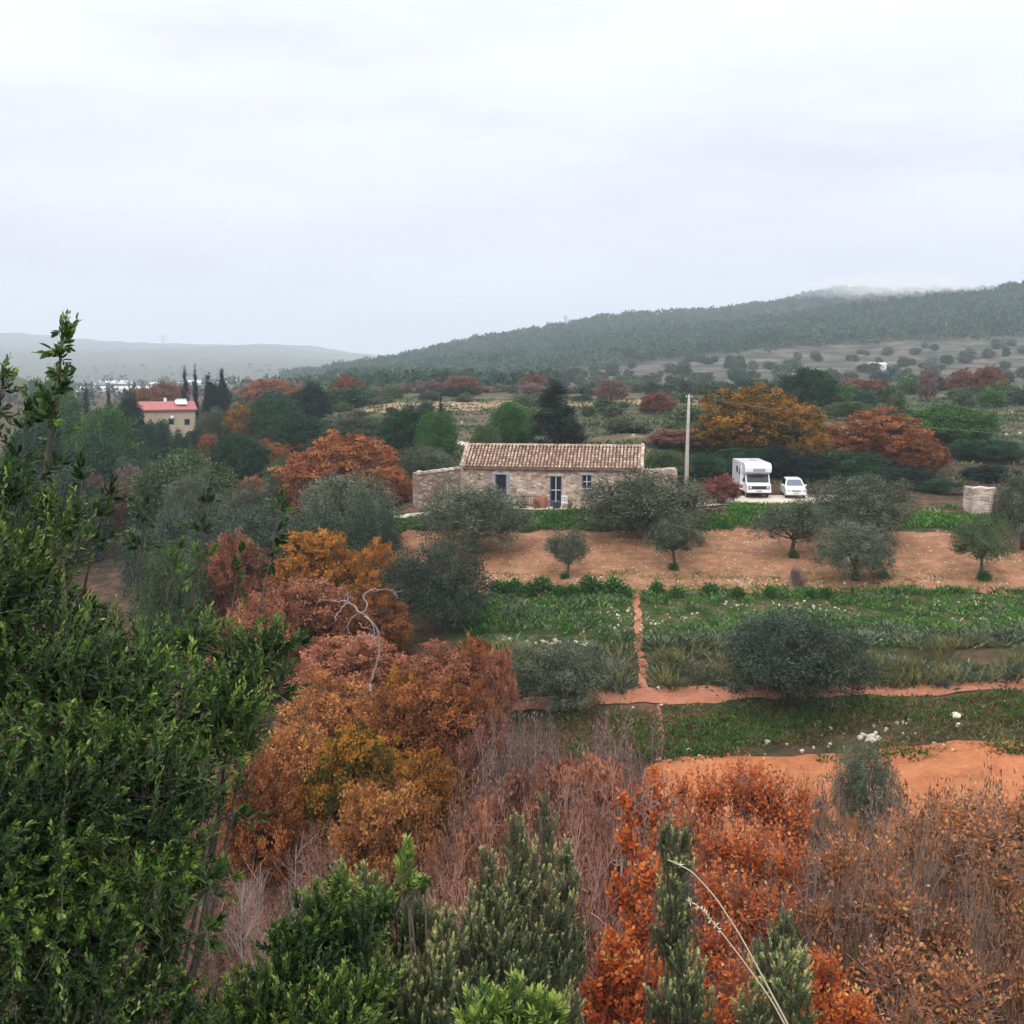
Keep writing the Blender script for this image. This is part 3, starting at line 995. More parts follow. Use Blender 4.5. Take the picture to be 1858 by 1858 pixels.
# (kind, x, top y, width px, base y or None, distance or None, leaf, bark, label)
TREES = [
    ('olive', 858, 882, 200, 1003, None, 'olive', None, 'broad grey-green olive tree in front of the left half of the stone house', 1.0),
    ('olive', 1178, 858, 236, 978, None, 'olive', None, 'widest olive tree, in front of the right end of the stone house', 1.0),
    ('young_olive', 1030, 960, 88, 1050, None, 'olive', None, 'small round olive tree standing low in the stony field below the house door', 1.0),
    ('young_olive', 1225, 935, 104, 1034, None, 'olive', None, 'small olive with dark weeds at its foot below the widest olive', 1.0),
    ('young_olive', 1438, 908, 134, 1012, None, 'olive', None, 'olive tree with a slim bare trunk directly below the motorhome and car', 1.0),
    ('olive', 1562, 866, 176, 985, None, 'olive', None, 'pale olive tree on the bank right of the small white car', 1.0),
    ('olive', 1554, 950, 140, 1055, None, 'olive', None, 'dense olive tree with several trunks at the lower edge of the stony field', 1.0),
    ('young_olive', 1783, 938, 108, 1052, None, 'olive_green', None, 'clear-stemmed olive tree in a green weed ring at the right of the stony field', 1.0),
    ('olive', 1862, 852, 120, 1000, None, 'olive', None, 'tall olive tree beside the small stone hut at the right edge', 1.0),
    ('olive', 795, 988, 184, 1150, None, 'olive_blue', None, 'dark bushy olive tree at the left end of the stony field', 1.0),
    ('olive', 1442, 1118, 268, 1282, None, 'olive_blue', None, 'big dark spreading olive tree standing over the red dirt path', 1.0),
    ('olive', 1012, 1166, 190, 1290, None, 'olive', None, 'low spreading olive tree where the red dirt path begins', 1.0),
    ('olive', 1568, 1362, 125, 1510, None, 'olive', None, 'small olive bush standing alone on the lower orange field', 1.0),
    ('olive', 628, 862, 178, None, 72, 'olive', None, 'grey-green olive tree below the big rust-coloured tree left of the house', 1.0),
    ('olive', 560, 935, 150, None, 66, 'olive_blue', None, 'dark olive tree half hidden behind the amber oak', 1.0),
    ('olive', 672, 905, 110, None, 68, 'olive_blue', None, 'dark olive tree left of the green bank and gravel track', 1.0),
    ('evergreen', 322, 826, 180, None, 98, 'olive_green', None, 'broad grey-green rounded tree below the red-roofed house', 1.0),
    ('olive', 345, 862, 100, None, 88, 'olive', None, 'greyish olive tree in front of the broad rounded tree', 1.0),
    ('olive', 445, 880, 130, None, 84, 'olive', None, 'olive tree with a dull brownish crown in the left valley', 1.0),
    ('olive', 470, 920, 160, None, 72, 'olive_blue', None, 'wide shadowy olive tree above the amber oak in the left valley', 1.0),
    ('olive', 300, 930, 170, None, 70, 'olive_blue', None, 'dark olive tree behind the sprigs of the near evergreen shrub', 1.0),
    ('olive', 380, 960, 150, None, 64, 'olive_blue', None, 'dark olive tree deep in the left valley behind the near shrub tips', 1.0),
    ('olive', 310, 990, 90, None, 58, 'olive_green', None, 'small green olive tree seen between the near shrub tips', 1.0),
    ('olive', 765, 812, 120, None, 92, 'olive', None, 'olive tree between the rust-coloured tree and the left end of the house', 1.0),
    ('olive', 800, 850, 70, None, 88, 'olive_blue', None, 'dark olive behind the low wall left of the house', 1.0),
    ('evergreen', 1205, 822, 90, None, 92, 'olive_green', None, 'dark bush behind the dry stone wall right of the house', 1.0),
    # autumn trees
    ('oak', 626, 792, 205, None, 88, 'rust', None, 'broad rust-orange tree left of the stone house', 1.0),
    ('oak', 700, 850, 100, None, 84, 'rust', None, 'drooping rust-brown tree touching the left side of the broad rust tree', 1.0),
    ('oak', 562, 850, 90, None, 86, 'salmon', None, 'pale rust tree on the valley side of the broad rust tree', 1.0),
    ('oak', 1368, 706, 215, None, 104, 'ochre', None, 'great ochre and green oak behind the motorhome', 1.0),
    ('oak', 1455, 738, 100, None, 100, 'ochre', None, 'ochre oak with green inside behind the small white car', 1.0),
    ('oak', 1592, 744, 180, None, 102, 'rust', None, 'great red-orange oak behind the pale olive tree', 1.0),
    ('oak', 1672, 796, 88, None, 98, 'rust', None, 'lower rusty oak crown at the right side of the great red-orange oak', 1.0),
    ('oak', 1235, 780, 130, None, 108, 'redbrown', None, 'low reddish tree between the house and the utility pole', 1.0),
    ('oak', 1312, 862, 66, None, 82, 'darkred', None, 'small dark red shrub touching the left side of the motorhome', 1.0),
    ('oak', 1192, 712, 74, None, 148, 'redbrown', None, 'faded reddish tree above the right end of the house roof', 1.0),
    ('oak', 574, 968, 165, None, 61, 'amber', None, 'bright amber oak in the valley left of the field', 1.0),
    ('oak', 678, 986, 110, None, 60, 'amber', None, 'amber and green oak crown beside the dark bushy olive tree', 1.0),
    ('oak', 425, 975, 130, None, 61, 'salmon', None, 'orange oak showing between the near shrub tips', 1.0),
    ('oak', 555, 1058, 215, None, 53, 'salmon', None, 'salmon-orange oak under the bright amber oak', 1.0),
    ('oak', 672, 1072, 150, None, 52, 'rust', None, 'rust oak behind the bare dead tree', 1.0),
    ('oak', 470, 1095, 170, None, 50, 'salmon', None, 'faded salmon oak beside the near evergreen shrub', 1.0),
    ('oak', 640, 1160, 220, None, 46, 'salmon', None, 'pinkish brown oak at the foot of the dead tree', 1.0),
    ('oak', 795, 1175, 170, None, 45, 'salmon', None, 'faded pink-brown oak below the dark bushy olive tree', 1.0),
    ('oak', 862, 1162, 90, None, 46, 'rust', None, 'slim rust oak at the edge of the green bank', 1.0),
    ('oak', 900, 1182, 70, None, 45, 'salmon', None, 'small faded oak touching the olive at the path', 1.0),
    ('oak', 600, 1228, 230, None, 38, 'yellow', None, 'yellow-orange oak in the middle of the valley thicket', 1.0),
    ('oak', 728, 1222, 110, None, 38, 'amber', None, 'small bright golden oak crown in the valley thicket', 1.0),
    ('oak', 775, 1250, 240, None, 36, 'rust', None, 'large red-orange oak with green gaps in the valley thicket', 1.0),
    ('oak', 862, 1245, 120, None, 36, 'rust', None, 'orange oak at the right edge of the valley thicket', 1.0),
    ('oak', 530, 1325, 200, None, 34, 'yellow', None, 'ochre oak low on the left of the valley thicket', 1.0),
    ('oak', 650, 1340, 220, None, 32, 'ochre', None, 'green and ochre oak low in the valley thicket', 1.0),
    ('oak', 765, 1372, 200, None, 30, 'amber', None, 'pale golden oak at the lower end of the valley thicket', 1.0),
    ('oak', 470, 1385, 170, None, 31, 'rust', None, 'rust-brown oak at the lower left of the valley thicket', 1.0),
    ('oak', 700, 1440, 240, None, 27, 'yellow', None, 'dull orange-brown oak below the pale golden oak', 1.0),
    ('oak', 860, 1335, 130, None, 32, 'redbrown', None, 'dark red oak crown beside the purple bare shrubs', 1.0),
    ('oak', 955, 1425, 120, None, 21, 'redbrown', None, 'reddish brown oak scrub behind the top of the tall heath', 1.0),
    ('oak', 1075, 1395, 120, None, 23, 'salmon', None, 'salmon-red oak scrub left of the bright orange sapling', 1.0),
    ('oak', 870, 1490, 140, None, 19, 'salmon', None, 'pinkish brown oak scrub above the yellow-tipped heath', 1.0),
    ('oak', 1060, 1500, 130, None, 17, 'redbrown', None, 'reddish oak scrub between the tall heath and the orange sapling', 1.0),
    # far left group
    ('oak', 490, 690, 130, None, 205, 'salmon', None, 'reddish brown tree on the skyline right of the cypresses', 1.0),
    ('oak', 540, 700, 70, None, 195, 'salmon', None, 'rusty tree next to the reddish brown skyline tree', 1.0),
    ('oak', 300, 698, 120, None, 205, 'redbrown', None, 'faded red tree behind the red-roofed house', 1.0),
    ('oak', 255, 706, 60, None, 200, 'brown', None, 'small brown tree behind the left end of the red roof', 1.0),
    ('oak', 628, 682, 76, None, 190, 'rust', None, 'round rusty tree above the tan field strip', 1.0),
    ('oak', 440, 736, 82, None, 150, 'ochre', None, 'ochre tree right of the red-roofed house', 1.0),
    ('oak', 377, 790, 54, None, 140, 'rust', None, 'small orange tree at the corner of the red-roofed house', 1.0),
    ('oak', 488, 800, 84, None, 120, 'rust', None, 'brown-orange tree in the valley right of the red-roofed house', 1.0),
    ('oak', 540, 772, 60, None, 135, 'ochre', None, 'dull ochre tree behind the brown-orange valley tree', 1.0),
    ('oak', 455, 868, 60, None, 90, 'salmon', None, 'small orange tree among the grey olives of the left valley', 1.0),
    ('oak', 175, 870, 110, None, 95, 'brown', None, 'brown leafless-looking tree behind the tall near sprig', 1.0),
    ('oak', 235, 850, 70, None, 105, 'purple', None, 'purplish bare tree left of the broad rounded tree', 1.0),
    ('oak', 1565, 688, 130, None, 185, 'redbrown', None, 'wide low reddish tree behind the great red-orange oak', 1.0),
    ('oak', 1748, 670, 70, None, 190, 'redbrown', None, 'dull red tree left of the twin on the right-hand slope', 1.0),
    ('oak', 1795, 666, 70, None, 188, 'redbrown', None, 'brighter red tree at the right end of the slope', 1.0),
    ('oak', 838, 683, 84, None, 215, 'redbrown', None, 'brownish red tree in the tree line beyond the tan field', 1.0),
    ('oak', 780, 690, 70, None, 215, 'purple', None, 'purplish brown tree left of the brownish red one in the tree line', 1.0),
    ('oak', 968, 680, 62, None, 220, 'redbrown', None, 'brown tree left of the black pine top', 1.0),
    ('oak', 1108, 690, 70, None, 175, 'purple', None, 'dark purple bare tree right of the black pine', 1.0),
    ('oak', 1684, 668, 44, None, 180, 'purple', None, 'dark purple tree between the red trees on the right', 1.0),
    # evergreens
    ('conifer', 1008, 697, 104, None, 100, 'black_green', None, 'tall black-green pine right behind the stone house', 1.0),
    ('evergreen', 745, 744, 120, None, 112, 'dark_green', None, 'dark green tree behind the white parked cars', 1.0),
    ('evergreen', 790, 752, 70, None, 106, 'mid_green', None, 'green tree left of the thin cypress behind the house', 1.0),
    ('evergreen', 930, 736, 80, None, 116, 'mid_green', None, 'rounded green tree left of the black pine', 1.0),
    ('evergreen', 1468, 672, 104, None, 145, 'dark_green', None, 'tall dark tree above the ochre oak', 1.0),
    ('evergreen', 1732, 738, 160, None, 112, 'mid_green', None, 'bright dark-green tree right of the great red-orange oak', 1.0),
    ('evergreen', 1790, 800, 130, None, 104, 'dark_green', None, 'low dark green tree behind the small stone hut', 1.0),
    ('evergreen', 1640, 745, 80, None, 130, 'dark_green', None, 'green tree showing behind the top of the red-orange oak', 1.0),
    ('evergreen', 1540, 730, 90, None, 140, 'olive_green', None, 'grey-green tree between the two great oaks', 1.0),
    ('evergreen', 562, 702, 74, None, 155, 'black_green', None, 'black-green tree right of the rusty skyline tree', 1.0),
    ('evergreen', 495, 726, 90, None, 150, 'dark_green', None, 'dark tree below the reddish skyline tree', 1.0),
    ('evergreen', 545, 752, 120, None, 128, 'dark_green', None, 'wide dark tree between the valley and the tan field', 1.0),
    ('evergreen', 435, 792, 110, None, 112, 'dark_green', None, 'dark green tree below the ochre tree', 1.0),
    ('evergreen', 520, 835, 90, None, 100, 'olive_green', None, 'grey-green tree at the left foot of the rust tree', 1.0),
    ('evergreen', 395, 700, 46, None, 172, 'black_green', None, 'dense black-green clump between the cypresses', 1.0),
    ('evergreen', 385, 745, 70, None, 150, 'olive', None, 'greyish tree right behind the red-roofed house', 1.0),
    ('evergreen', 190, 745, 110, None, 130, 'mid_green', None, 'rounded green tree left of the red-roofed house', 1.0),
    ('evergreen', 232, 722, 50, None, 160, 'black_green', None, 'dark tree next to the left end of the red roof', 1.0),
    ('evergreen', 282, 768, 50, None, 130, 'dark_green', None, 'dark tree growing against the wall of the red-roofed house', 1.0),
    ('evergreen', 328, 788, 28, None, 128, 'dark_green', None, 'small dark tree under the window of the red-roofed house', 1.0),
    ('evergreen', 95, 700, 100, None, 160, 'mid_green', None, 'green tree in front of the pale green hill', 1.0),
    ('evergreen', 180, 800, 120, None, 112, 'dark_green', None, 'dark tree below the rounded green tree', 1.0),
    ('evergreen', 250, 835, 90, None, 110, 'olive_blue', None, 'bluish dark tree below the red-roofed house', 1.0),
    ('evergreen', 60, 770, 120, None, 110, 'dark_green', None, 'dark tree at the left edge behind the near shrub', 1.0),
    ('evergreen', 120, 860, 130, None, 90, 'olive_blue', None, 'bluish dark tree behind the tall near sprig', 1.0),
    ('evergreen', 15, 830, 120, None, 80, 'dark_green', None, 'shadowy tree at the left edge low behind the near shrub', 1.0),
    ('evergreen', 650, 760, 100, None, 130, 'olive', None, 'pale grey-green bush beside the white parked cars', 1.0),
    ('evergreen', 610, 800, 60, None, 120, 'dark_green', None, 'dark bush behind the rust tree left of the house', 1.0),
    ('evergreen', 880, 775, 60, None, 98, 'olive_green', None, 'low green bush above the left end of the house roof', 1.0),
    ('evergreen', 1300, 760, 80, None, 118, 'olive_green', None, 'green bush between the pole and the ochre oak', 1.0),
    ('evergreen', 1130, 760, 60, None, 120, 'olive', None, 'grey-green bush above the right half of the house roof', 1.0),
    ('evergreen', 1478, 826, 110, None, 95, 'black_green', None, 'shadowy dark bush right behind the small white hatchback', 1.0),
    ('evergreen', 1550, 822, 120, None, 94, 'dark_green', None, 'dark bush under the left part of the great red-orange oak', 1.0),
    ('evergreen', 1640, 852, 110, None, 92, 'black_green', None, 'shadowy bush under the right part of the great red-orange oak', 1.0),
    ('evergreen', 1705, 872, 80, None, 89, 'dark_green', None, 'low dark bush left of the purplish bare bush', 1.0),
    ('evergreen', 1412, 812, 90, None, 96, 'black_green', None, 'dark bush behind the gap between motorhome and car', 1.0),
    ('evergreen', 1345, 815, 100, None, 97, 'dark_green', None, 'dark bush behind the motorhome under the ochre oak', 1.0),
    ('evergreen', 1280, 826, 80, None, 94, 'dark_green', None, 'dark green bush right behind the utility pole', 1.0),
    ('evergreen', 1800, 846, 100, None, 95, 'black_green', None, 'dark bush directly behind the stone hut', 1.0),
    # cypresses and slim conifers
    ('conifer', 335, 674, 22, None, 175, 'black_green', None, 'ragged slim conifer behind the solar panel', 1.0),
    ('cypress', 353, 668, 11, None, 175, 'black_green', None, 'thinnest needle-like cypress behind the red-roofed house', 1.0),
    ('cypress', 378, 682, 22, None, 172, 'black_green', None, 'thick cypress in the middle of the clump behind the red-roofed house', 1.0),
    ('conifer', 403, 673, 24, None, 170, 'black_green', None, 'pointed conifer at the right end of the clump behind the red-roofed house', 1.0),
    ('cypress', 155, 703, 16, None, 165, 'black_green', None, 'dark cypress in front of the greenhouses', 1.0),
    ('conifer', 197, 712, 18, None, 175, 'black_green', None, 'small dark conifer between the greenhouses and the rounded tree', 1.0),
    ('cypress', 800, 722, 9, None, 112, 'black_green', None, 'single thin cypress above the left end of the house roof', 1.0),
]
for kind, x, yt, w, yb, Yd, lf, bk, lab, hm in TREES:
    plant(kind, x, yt, w, lab, Y=Yd, ybase=yb, mat=lf, tmat=bk, hmul=hm)

# bare shrubs of the valley floor
BARE = [
    (905, 1372, 150, 23, 'twig_purple', 'purple', 'purplish bare shrub right of the golden oak'),
    (1000, 1335, 170, 29, 'twig_purple', 'purple', 'tall purplish bare shrub under the olive at the path'),
    (1065, 1345, 150, 28, 'twig_purple', 'purple', 'grey-purple bare shrub at the left end of the lower orange field'),
    (1135, 1355, 120, 26, 'twig_purple', 'purple', 'thin purplish shrub before the grassy bank'),
    (935, 1320, 70, 31, 'twig_purple', 'purple', 'small dark bare shrub between the oaks and the olive'),
    (1010, 1410, 150, 20, 'twig_pink', 'redbrown', 'reddish twiggy shrub in the middle of the thicket'),
    (1095, 1400, 140, 20, 'twig_pink', 'redbrown', 'reddish twiggy shrub left of the orange saplings'),
    (870, 1450, 150, 20, 'twig_pink', 'brown', 'brown-pink twiggy shrub below the golden oak'),
    (520, 1480, 150, 33, 'twig_pink', 'redbrown', 'pink-red bare shrub seen past the near evergreen shrub'),
    (440, 1500, 130, 32, 'twig_pink', 'redbrown', 'dull pink bare shrub touching the near evergreen shrub'),
    (580, 1500, 120, 30, 'twig_pink', 'redbrown', 'pink bare shrub above the lower evergreen bush'),
    (500, 1465, 130, 36, 'twig_purple', 'redbrown', 'lilac-grey bare shrub above the pink ones'),
    (600, 1440, 110, 35, 'twig_purple', 'purple', 'lilac-grey bare shrub under the orange-brown oak'),
    (400, 1590, 170, 22, 'twig_pink', 'purple', 'pale pink twiggy shrub low behind the near evergreen'),
    (500, 1580, 150, 21, 'twig_pink', 'redbrown', 'pink twiggy shrub left of the lower evergreen bush'),
    (1500, 1390, 150, 24, 'twig_purple', 'purple', 'purple-brown shrub beside the olive bush of the lower field'),
    (1600, 1440, 150, 19, 'twig_grey', 'purple', 'purple-grey twiggy shrub below the olive bush of the lower field'),
    (1700, 1420, 160, 20, 'twig_purple', 'brown', 'brownish twiggy shrub on the lower right slope'),
    (1810, 1410, 160, 19, 'twig_grey', 'brown', 'brown-grey twiggy shrub at the right edge of the slope'),
    (1540, 1500, 150, 15, 'twig_purple', 'brown', 'tangled brown shrub in the lower right thicket'),
    (1730, 893, 70, 88, 'twig_purple', 'purple', 'purplish bare bush left of the small stone hut'),
    (1448, 1030, 36, 63, 'twig_purple', 'purple', 'tiny bare bush standing in the stony field'),
    (960, 1450, 130, 18, 'twig_pink', 'redbrown', 'red-brown twigs behind the grey-green heath'),
]
_k = [('purplish', 'twig_purple', 'purple'), ('brown', 'twig_grey', 'brown'), ('reddish', 'twig_pink', 'redbrown'), ('grey-brown', 'twig_grey', 'purple')]
_b = [(1240, 1520, 1.9, 17, 'behind the narrow upright heath'), (1180, 1440, 1.9, 21, 'behind the bright orange sapling'), (1100, 1470, 2.0, 16, 'right of the tall heath top'), (1030, 1500, 2.0, 14, 'touching the tall heath'),
      (1500, 1430, 1.8, 20, 'left of the olive bush of the lower field'), (1640, 1500, 2.0, 16, 'in the middle of the right thicket'), (1720, 1490, 2.0, 15, 'behind the sparse orange twigs'), (1800, 1500, 2.0, 15, 'near the right edge above the scrub'),
         
      (900, 1520, 2.0, 16, 'left of the tall heath top'), (830, 1560, 1.9, 14, 'above the yellow-tipped heath'), (800, 1480, 1.9, 18, 'below the dull orange-brown oak'), (740, 1520, 1.9, 18, 'behind the pale-tipped sprig'),
      (640, 1500, 1.9, 22, 'behind the top of the glossy bush'), (560, 1560, 1.8, 20, 'beside the tallest pale sapling'), (430, 1560, 1.8, 24, 'at the edge of the big evergreen shrub'), (620, 1470, 1.9, 27, 'left under the dull orange-brown oak'),
      (480, 1520, 1.8, 28, 'in the pink patch of the valley'), (1150, 1400, 1.9, 24, 'at the left corner of the lower orange field'), (940, 1400, 2.0, 22, 'right below the dark red oak crown'), (1060, 1430, 1.9, 19, 'in the reddish patch right of centre'),
       (1770, 1440, 1.8, 18, 'below the lower field at the right')]
for _i, (_x, _y, _r, _Y, _w) in enumerate(_b):
    _n, _t, _l = _k[(_i * 7 + _i // 3) % 4]
    BARE.append((_x, _y, _r * FPX / _Y * 1.15, _Y, _t, _l, _n + ' bare shrub ' + _w))
BARE = [(x, yt + (85 if (x < 900 and Yd < 30 and 700 < yt) and x > 420 else (45 if (x < 1200 and Yd < 26 and yt > 1000) else (65 if (x > 1450 and Yd > 13 and yt > 1300) else 0))), w, Yd, tm, lf, lab) for x, yt, w, Yd, tm, lf, lab in BARE]
for x, yt, w, Yd, tm, lf, lab in BARE:
    plant('bare', x, yt, w, lab, Y=Yd, mat=lf, tmat=tm)
for x, yb, w, hpx in ((1330, 965, 26, 30), (1300, 960, 60, 22)):
    pass

# the row of trees beyond the upper fields
r_ = np.random.default_rng(5)
for i in range(34):
    x = 610 + i * 25 + r_.uniform(-9, 9)
    Yd = r_.uniform(196, 250)
    top = 715 - (x - 600) * 0.012 - r_.uniform(6, 20)
    plant('far_tree', x, top, r_.uniform(34, 58), 'dark rounded tree in the row beyond the upper fields', Y=Yd,
          mat=['olive_blue', 'olive_green', 'dark_green', 'olive_blue', 'purple'][r_.integers(5)], group='row of trees beyond the upper fields')
for i in range(26):
    x = 1450 + i * 17 + r_.uniform(-9, 9)
    Yd = r_.uniform(150, 250)
    top = ray(x, 0)[1]
    yg = 690 + (300 - Yd) * 0.24
    plant('far_tree', x, yg - r_.uniform(12, 26), r_.uniform(30, 56), 'dark rounded tree on the slope behind the great oaks', Y=Yd,
          mat=['olive_blue', 'olive_green', 'dark_green', 'mid_green'][r_.integers(4)], group='trees on the terraced slope')
for i in range(46):
    x = r_.uniform(560, 1250)
    Yd = r_.uniform(118, 190)
    X = ray(x, 740)[0] * Yd
    hpx = r_.uniform(1.0, 2.3) * FPX / Yd
    yb = CX - FPX * math.tan(math.atan2(hz(X, Yd), Yd) + PITCH)
    plant('far_tree', x, yb - hpx, hpx * r_.uniform(1.3, 2.2), 'low grey-green bush on the upper field terraces', Y=Yd,
          mat=['olive_blue', 'olive_green', 'olive'][r_.integers(3)], group='bushes on the upper field terraces', name='field_bush', cat='bush')
for i in range(196):
    x = r_.uniform(860, 1900) if i < 178 else r_.uniform(640, 1000)
    Yd = r_.uniform(330, 560)
    X = ray(x, 660)[0] * Yd
    hpx = r_.uniform(2.2, 4.6) * FPX / Yd
    yb = CX - FPX * math.tan(math.atan2(hz(X, Yd), Yd) + PITCH)
    plant('far_tree', x, yb - hpx, hpx * r_.uniform(1.0, 1.8), 'small dark bush on the brown hillside meadow', Y=Yd,
          mat=['olive_blue', 'dark_green', 'olive'][r_.integers(3)], group='bushes on the hillside meadow', name='hillside_bush', cat='bush')
for i in range(60):
    x = r_.uniform(130, 640)
    Yd = r_.uniform(112, 240)
    X = ray(x, 740)[0] * Yd
    hpx = r_.uniform(1.8, 4.2) * FPX / Yd
    yb = CX - FPX * math.tan(math.atan2(hz(X, Yd), Yd) + PITCH)
    plant('far_tree', x, yb - hpx, hpx * r_.uniform(1.1, 1.9), 'low dark bush filling the wooded left valley', Y=Yd,
          mat=['olive_blue', 'olive_green', 'dark_green', 'dark_green', 'brown'][r_.integers(5)], group='undergrowth bushes of the left valley', name='valley_bush', cat='bush')


# the pine wood on the hill: one mass
def wood(name, n, xr, yr, low, label, mat, seed, smin=5, smax=9):
    r = np.random.default_rng(seed)
    x = r.uniform(xr[0], xr[1], n * 3)
    Y = r.uniform(yr[0], yr[1], n * 3)
    u = np.array([(a - CX) / FPX for a in x])
    keep = low(x, Y, r)
    x, Y, u = x[keep][:n], Y[keep][:n], u[keep][:n]
    n = len(x)
    X = u * Y
    Z = H(X, Y)
    per = 46
    ht = r.uniform(smin, smax, n)
    wd = ht * r.uniform(0.32, 0.5, n)
    ci = np.repeat(np.arange(n), per)
    d = rdir(n * per, r)
    d[:, 2] = np.abs(d[:, 2]) * 0.9 - 0.15
    q = r.uniform(0.6, 1.05, n * per)[:, None]
    ctr = np.stack([X, Y, Z + ht * 0.35], 1)
    B = ctr[ci] + d * q * np.stack([wd, wd, ht * 0.65], 1)[ci]
    D = nrm(d + r.normal(size=d.shape) * 0.7)
    W = nrm(np.cross(D, rdir(n * per, r)))
    a = np.clip(0.6 * r.random(n)[ci] + 0.4 * r.random(n * per), 0, 1)
    g = MB()
    g.diamonds(B, D, W, ht[ci] * 0.28, ht[ci] * 0.17, 0, a)
    o = g.build(name, M[mat])
    return tag(o, label, 'forest', kind='stuff')


def low1(x, Y, r):
    edge = np.interp(x, [560, 740, 900, 1150, 1500, 1858, 2100], [450, 520, 560, 575, 605, 595, 590])
    return Y > edge + r.normal(size=len(x)) * 12


wood('pine_forest', 5200, (600, 2150), (430, 900), low1, 'dark pine forest covering the slope of the misty hill', 'forest', 31)
wood('ridge_forest', 4200, (520, 2100), (860, 1290), lambda x, Y, r: Y > 0, 'fainter forest on the ridge behind the nearer pine slope', 'forest', 32, 7, 11)
wood('valley_woodland', 420, (560, 1000), (260, 540), lambda x, Y, r: (r.random(len(x)) < 0.6) & (Y < np.interp(x, [560, 1150], [520, 400])), 'scrubby pale woodland at the foot of the hill', 'forest', 33, 3, 6)
wood('distant_woodland', 320, (-60, 640), (300, 2000), lambda x, Y, r: (r.random(len(x)) < 0.5) & ((Y < 900) | (Y > 1500)) & ~((Y > 480) & (Y < 640) & (x < 120)), 'blurred trees on the far valley floor', 'olive_blue', 34, 4, 8)


# ------------------------------------------------------------------ low growth on the banks
def tufts(name, n, xr, pick, mat, ll, lw, per, label, seed, spread=0.18, up=0.9, cat='weeds', hvar=0.5):
    r = np.random.default_rng(seed)
    x = r.uniform(xr[0], xr[1], n)
    Y, keep = pick(x, r)
    x, Y = x[keep], Y[keep]
    n = len(x)
    X = (x - CX) / FPX / 1.0 * Y
    ci = np.repeat(np.arange(n), per)
    s = r.uniform(1 - hvar, 1 + hvar, n)[ci]
    off = r.normal(size=(n * per, 2)) * spread * s[:, None]
    bx = X[ci] + off[:, 0]
    by = Y[ci] + off[:, 1]
    B = np.stack([bx, by, H(bx, by) + 0.02 + r.random(n * per) * ll * 0.3], 1)
    D = nrm(np.stack([off[:, 0] / spread * 0.6 + r.normal(size=n * per) * 0.4, off[:, 1] / spread * 0.6 + r.normal(size=n * per) * 0.4, np.full(n * per, up)], 1))
    W = nrm(np.cross(D, rdir(n * per, r)))
    a = np.clip(0.6 * r.random(n)[ci] + 0.4 * r.random(n * per), 0, 1)
    g = MB()
    g.diamonds(B, D, W, ll * s * r.uniform(0.6, 1.2, n * per), lw * s, 0, a)
    return tag(g.build(name, M[mat]), label, cat, kind='stuff')


def pickband(a, b, thr=-0.2):
    def f(x, r):
        Y = r.uniform(a, b, len(x))
        X = (x - CX) / FPX * Y
        c = wav(X, Y, 77, 6, 8.0)
        keep = (c + r.normal(size=len(x)) * 0.4 > thr)
        keep &= np.abs(x - np.interp(Y, [42, 48.5, 49, 55, 62], [1205, 1210, 1179, 1164, 1161])) > (30 if a < 50 and b > 50 else 13)
        if a == 20:
            keep &= ~((x > 1160) & (Y > 31.5))
        return Y, keep
    return f


tufts('bank_grass', 5600, (840, 1900), pickband(53.5, 62.3, 0.0), 'weed', 0.22, 0.07, 12, 'lush green weeds on the bank below the stony field', 41)
tufts('dry_patches', 2600, (1030, 1900), pickband(42.6, 47.6, 0.15), 'brown', 0.17, 0.06, 16, 'patches of brown leaf litter and dry weeds on the lower bank', 53, spread=0.3, up=0.4)
tufts('bank_litter', 900, (900, 1900), pickband(54, 61, 0.55), 'brown', 0.15, 0.05, 18, 'brown dry patches in the green bank', 54, spread=0.35, up=0.4)
tufts('bank_herbs', 1800, (880, 1900), pickband(53.8, 62, 0.25), 'olive', 0.3, 0.07, 12, 'pale grey-green herbs mixed into the green bank', 52)
tufts('tall_grass', 760, (900, 1900), pickband(49.4, 53.6), 'tussock', 0.46, 0.035, 44, 'rough yellow-green tussock grass above the red path', 42, spread=0.2, up=1.3)
tufts('bank_scrub', 1100, (900, 1900), pickband(49.2, 54.8, 0.1), 'olive', 0.4, 0.09, 30, 'dark herbs between the tussocks above the red path', 48, spread=0.28, up=0.9)
tufts('path_grass', 3800, (1030, 1900), pickband(42.3, 47.8, 0.3), 'mid_green', 0.2, 0.06, 12, 'dark weeds on the bank below the red path', 43)
tufts('dry_grass', 3400, (1030, 1900), pickband(42.8, 47.6, -0.5), 'tussock', 0.18, 0.04, 8, 'dry tufts on the bank below the red path', 44)
tufts('terrace_grass', 2400, (690, 1330), pickband(75.4, 77.7, -1), 'weed', 0.22, 0.07, 14, 'bright green weeds on the bank in front of the house', 45)
tufts('side_grass', 1500, (1330, 1900), pickband(76, 81), 'weed', 0.26, 0.08, 12, 'green weeds on the bank below the parked cars', 46)
tufts('valley_scrub', 8000, (150, 1900), pickband(20, 45), 'redbrown', 0.24, 0.03, 16, 'brown and reddish undergrowth on the valley floor', 47, spread=0.35)
tufts('slope_scrub', 3500, (560, 1950), pickband(92, 190), 'olive_green', 0.5, 0.16, 12, 'low grey-green scrub on the terraces behind the house', 49, spread=0.5)
tufts('field_weeds', 500, (900, 1900), pickband(62.5, 66), 'tussock', 0.16, 0.05, 10, 'thin yellowish weeds along the lower edge of the stony field', 50)

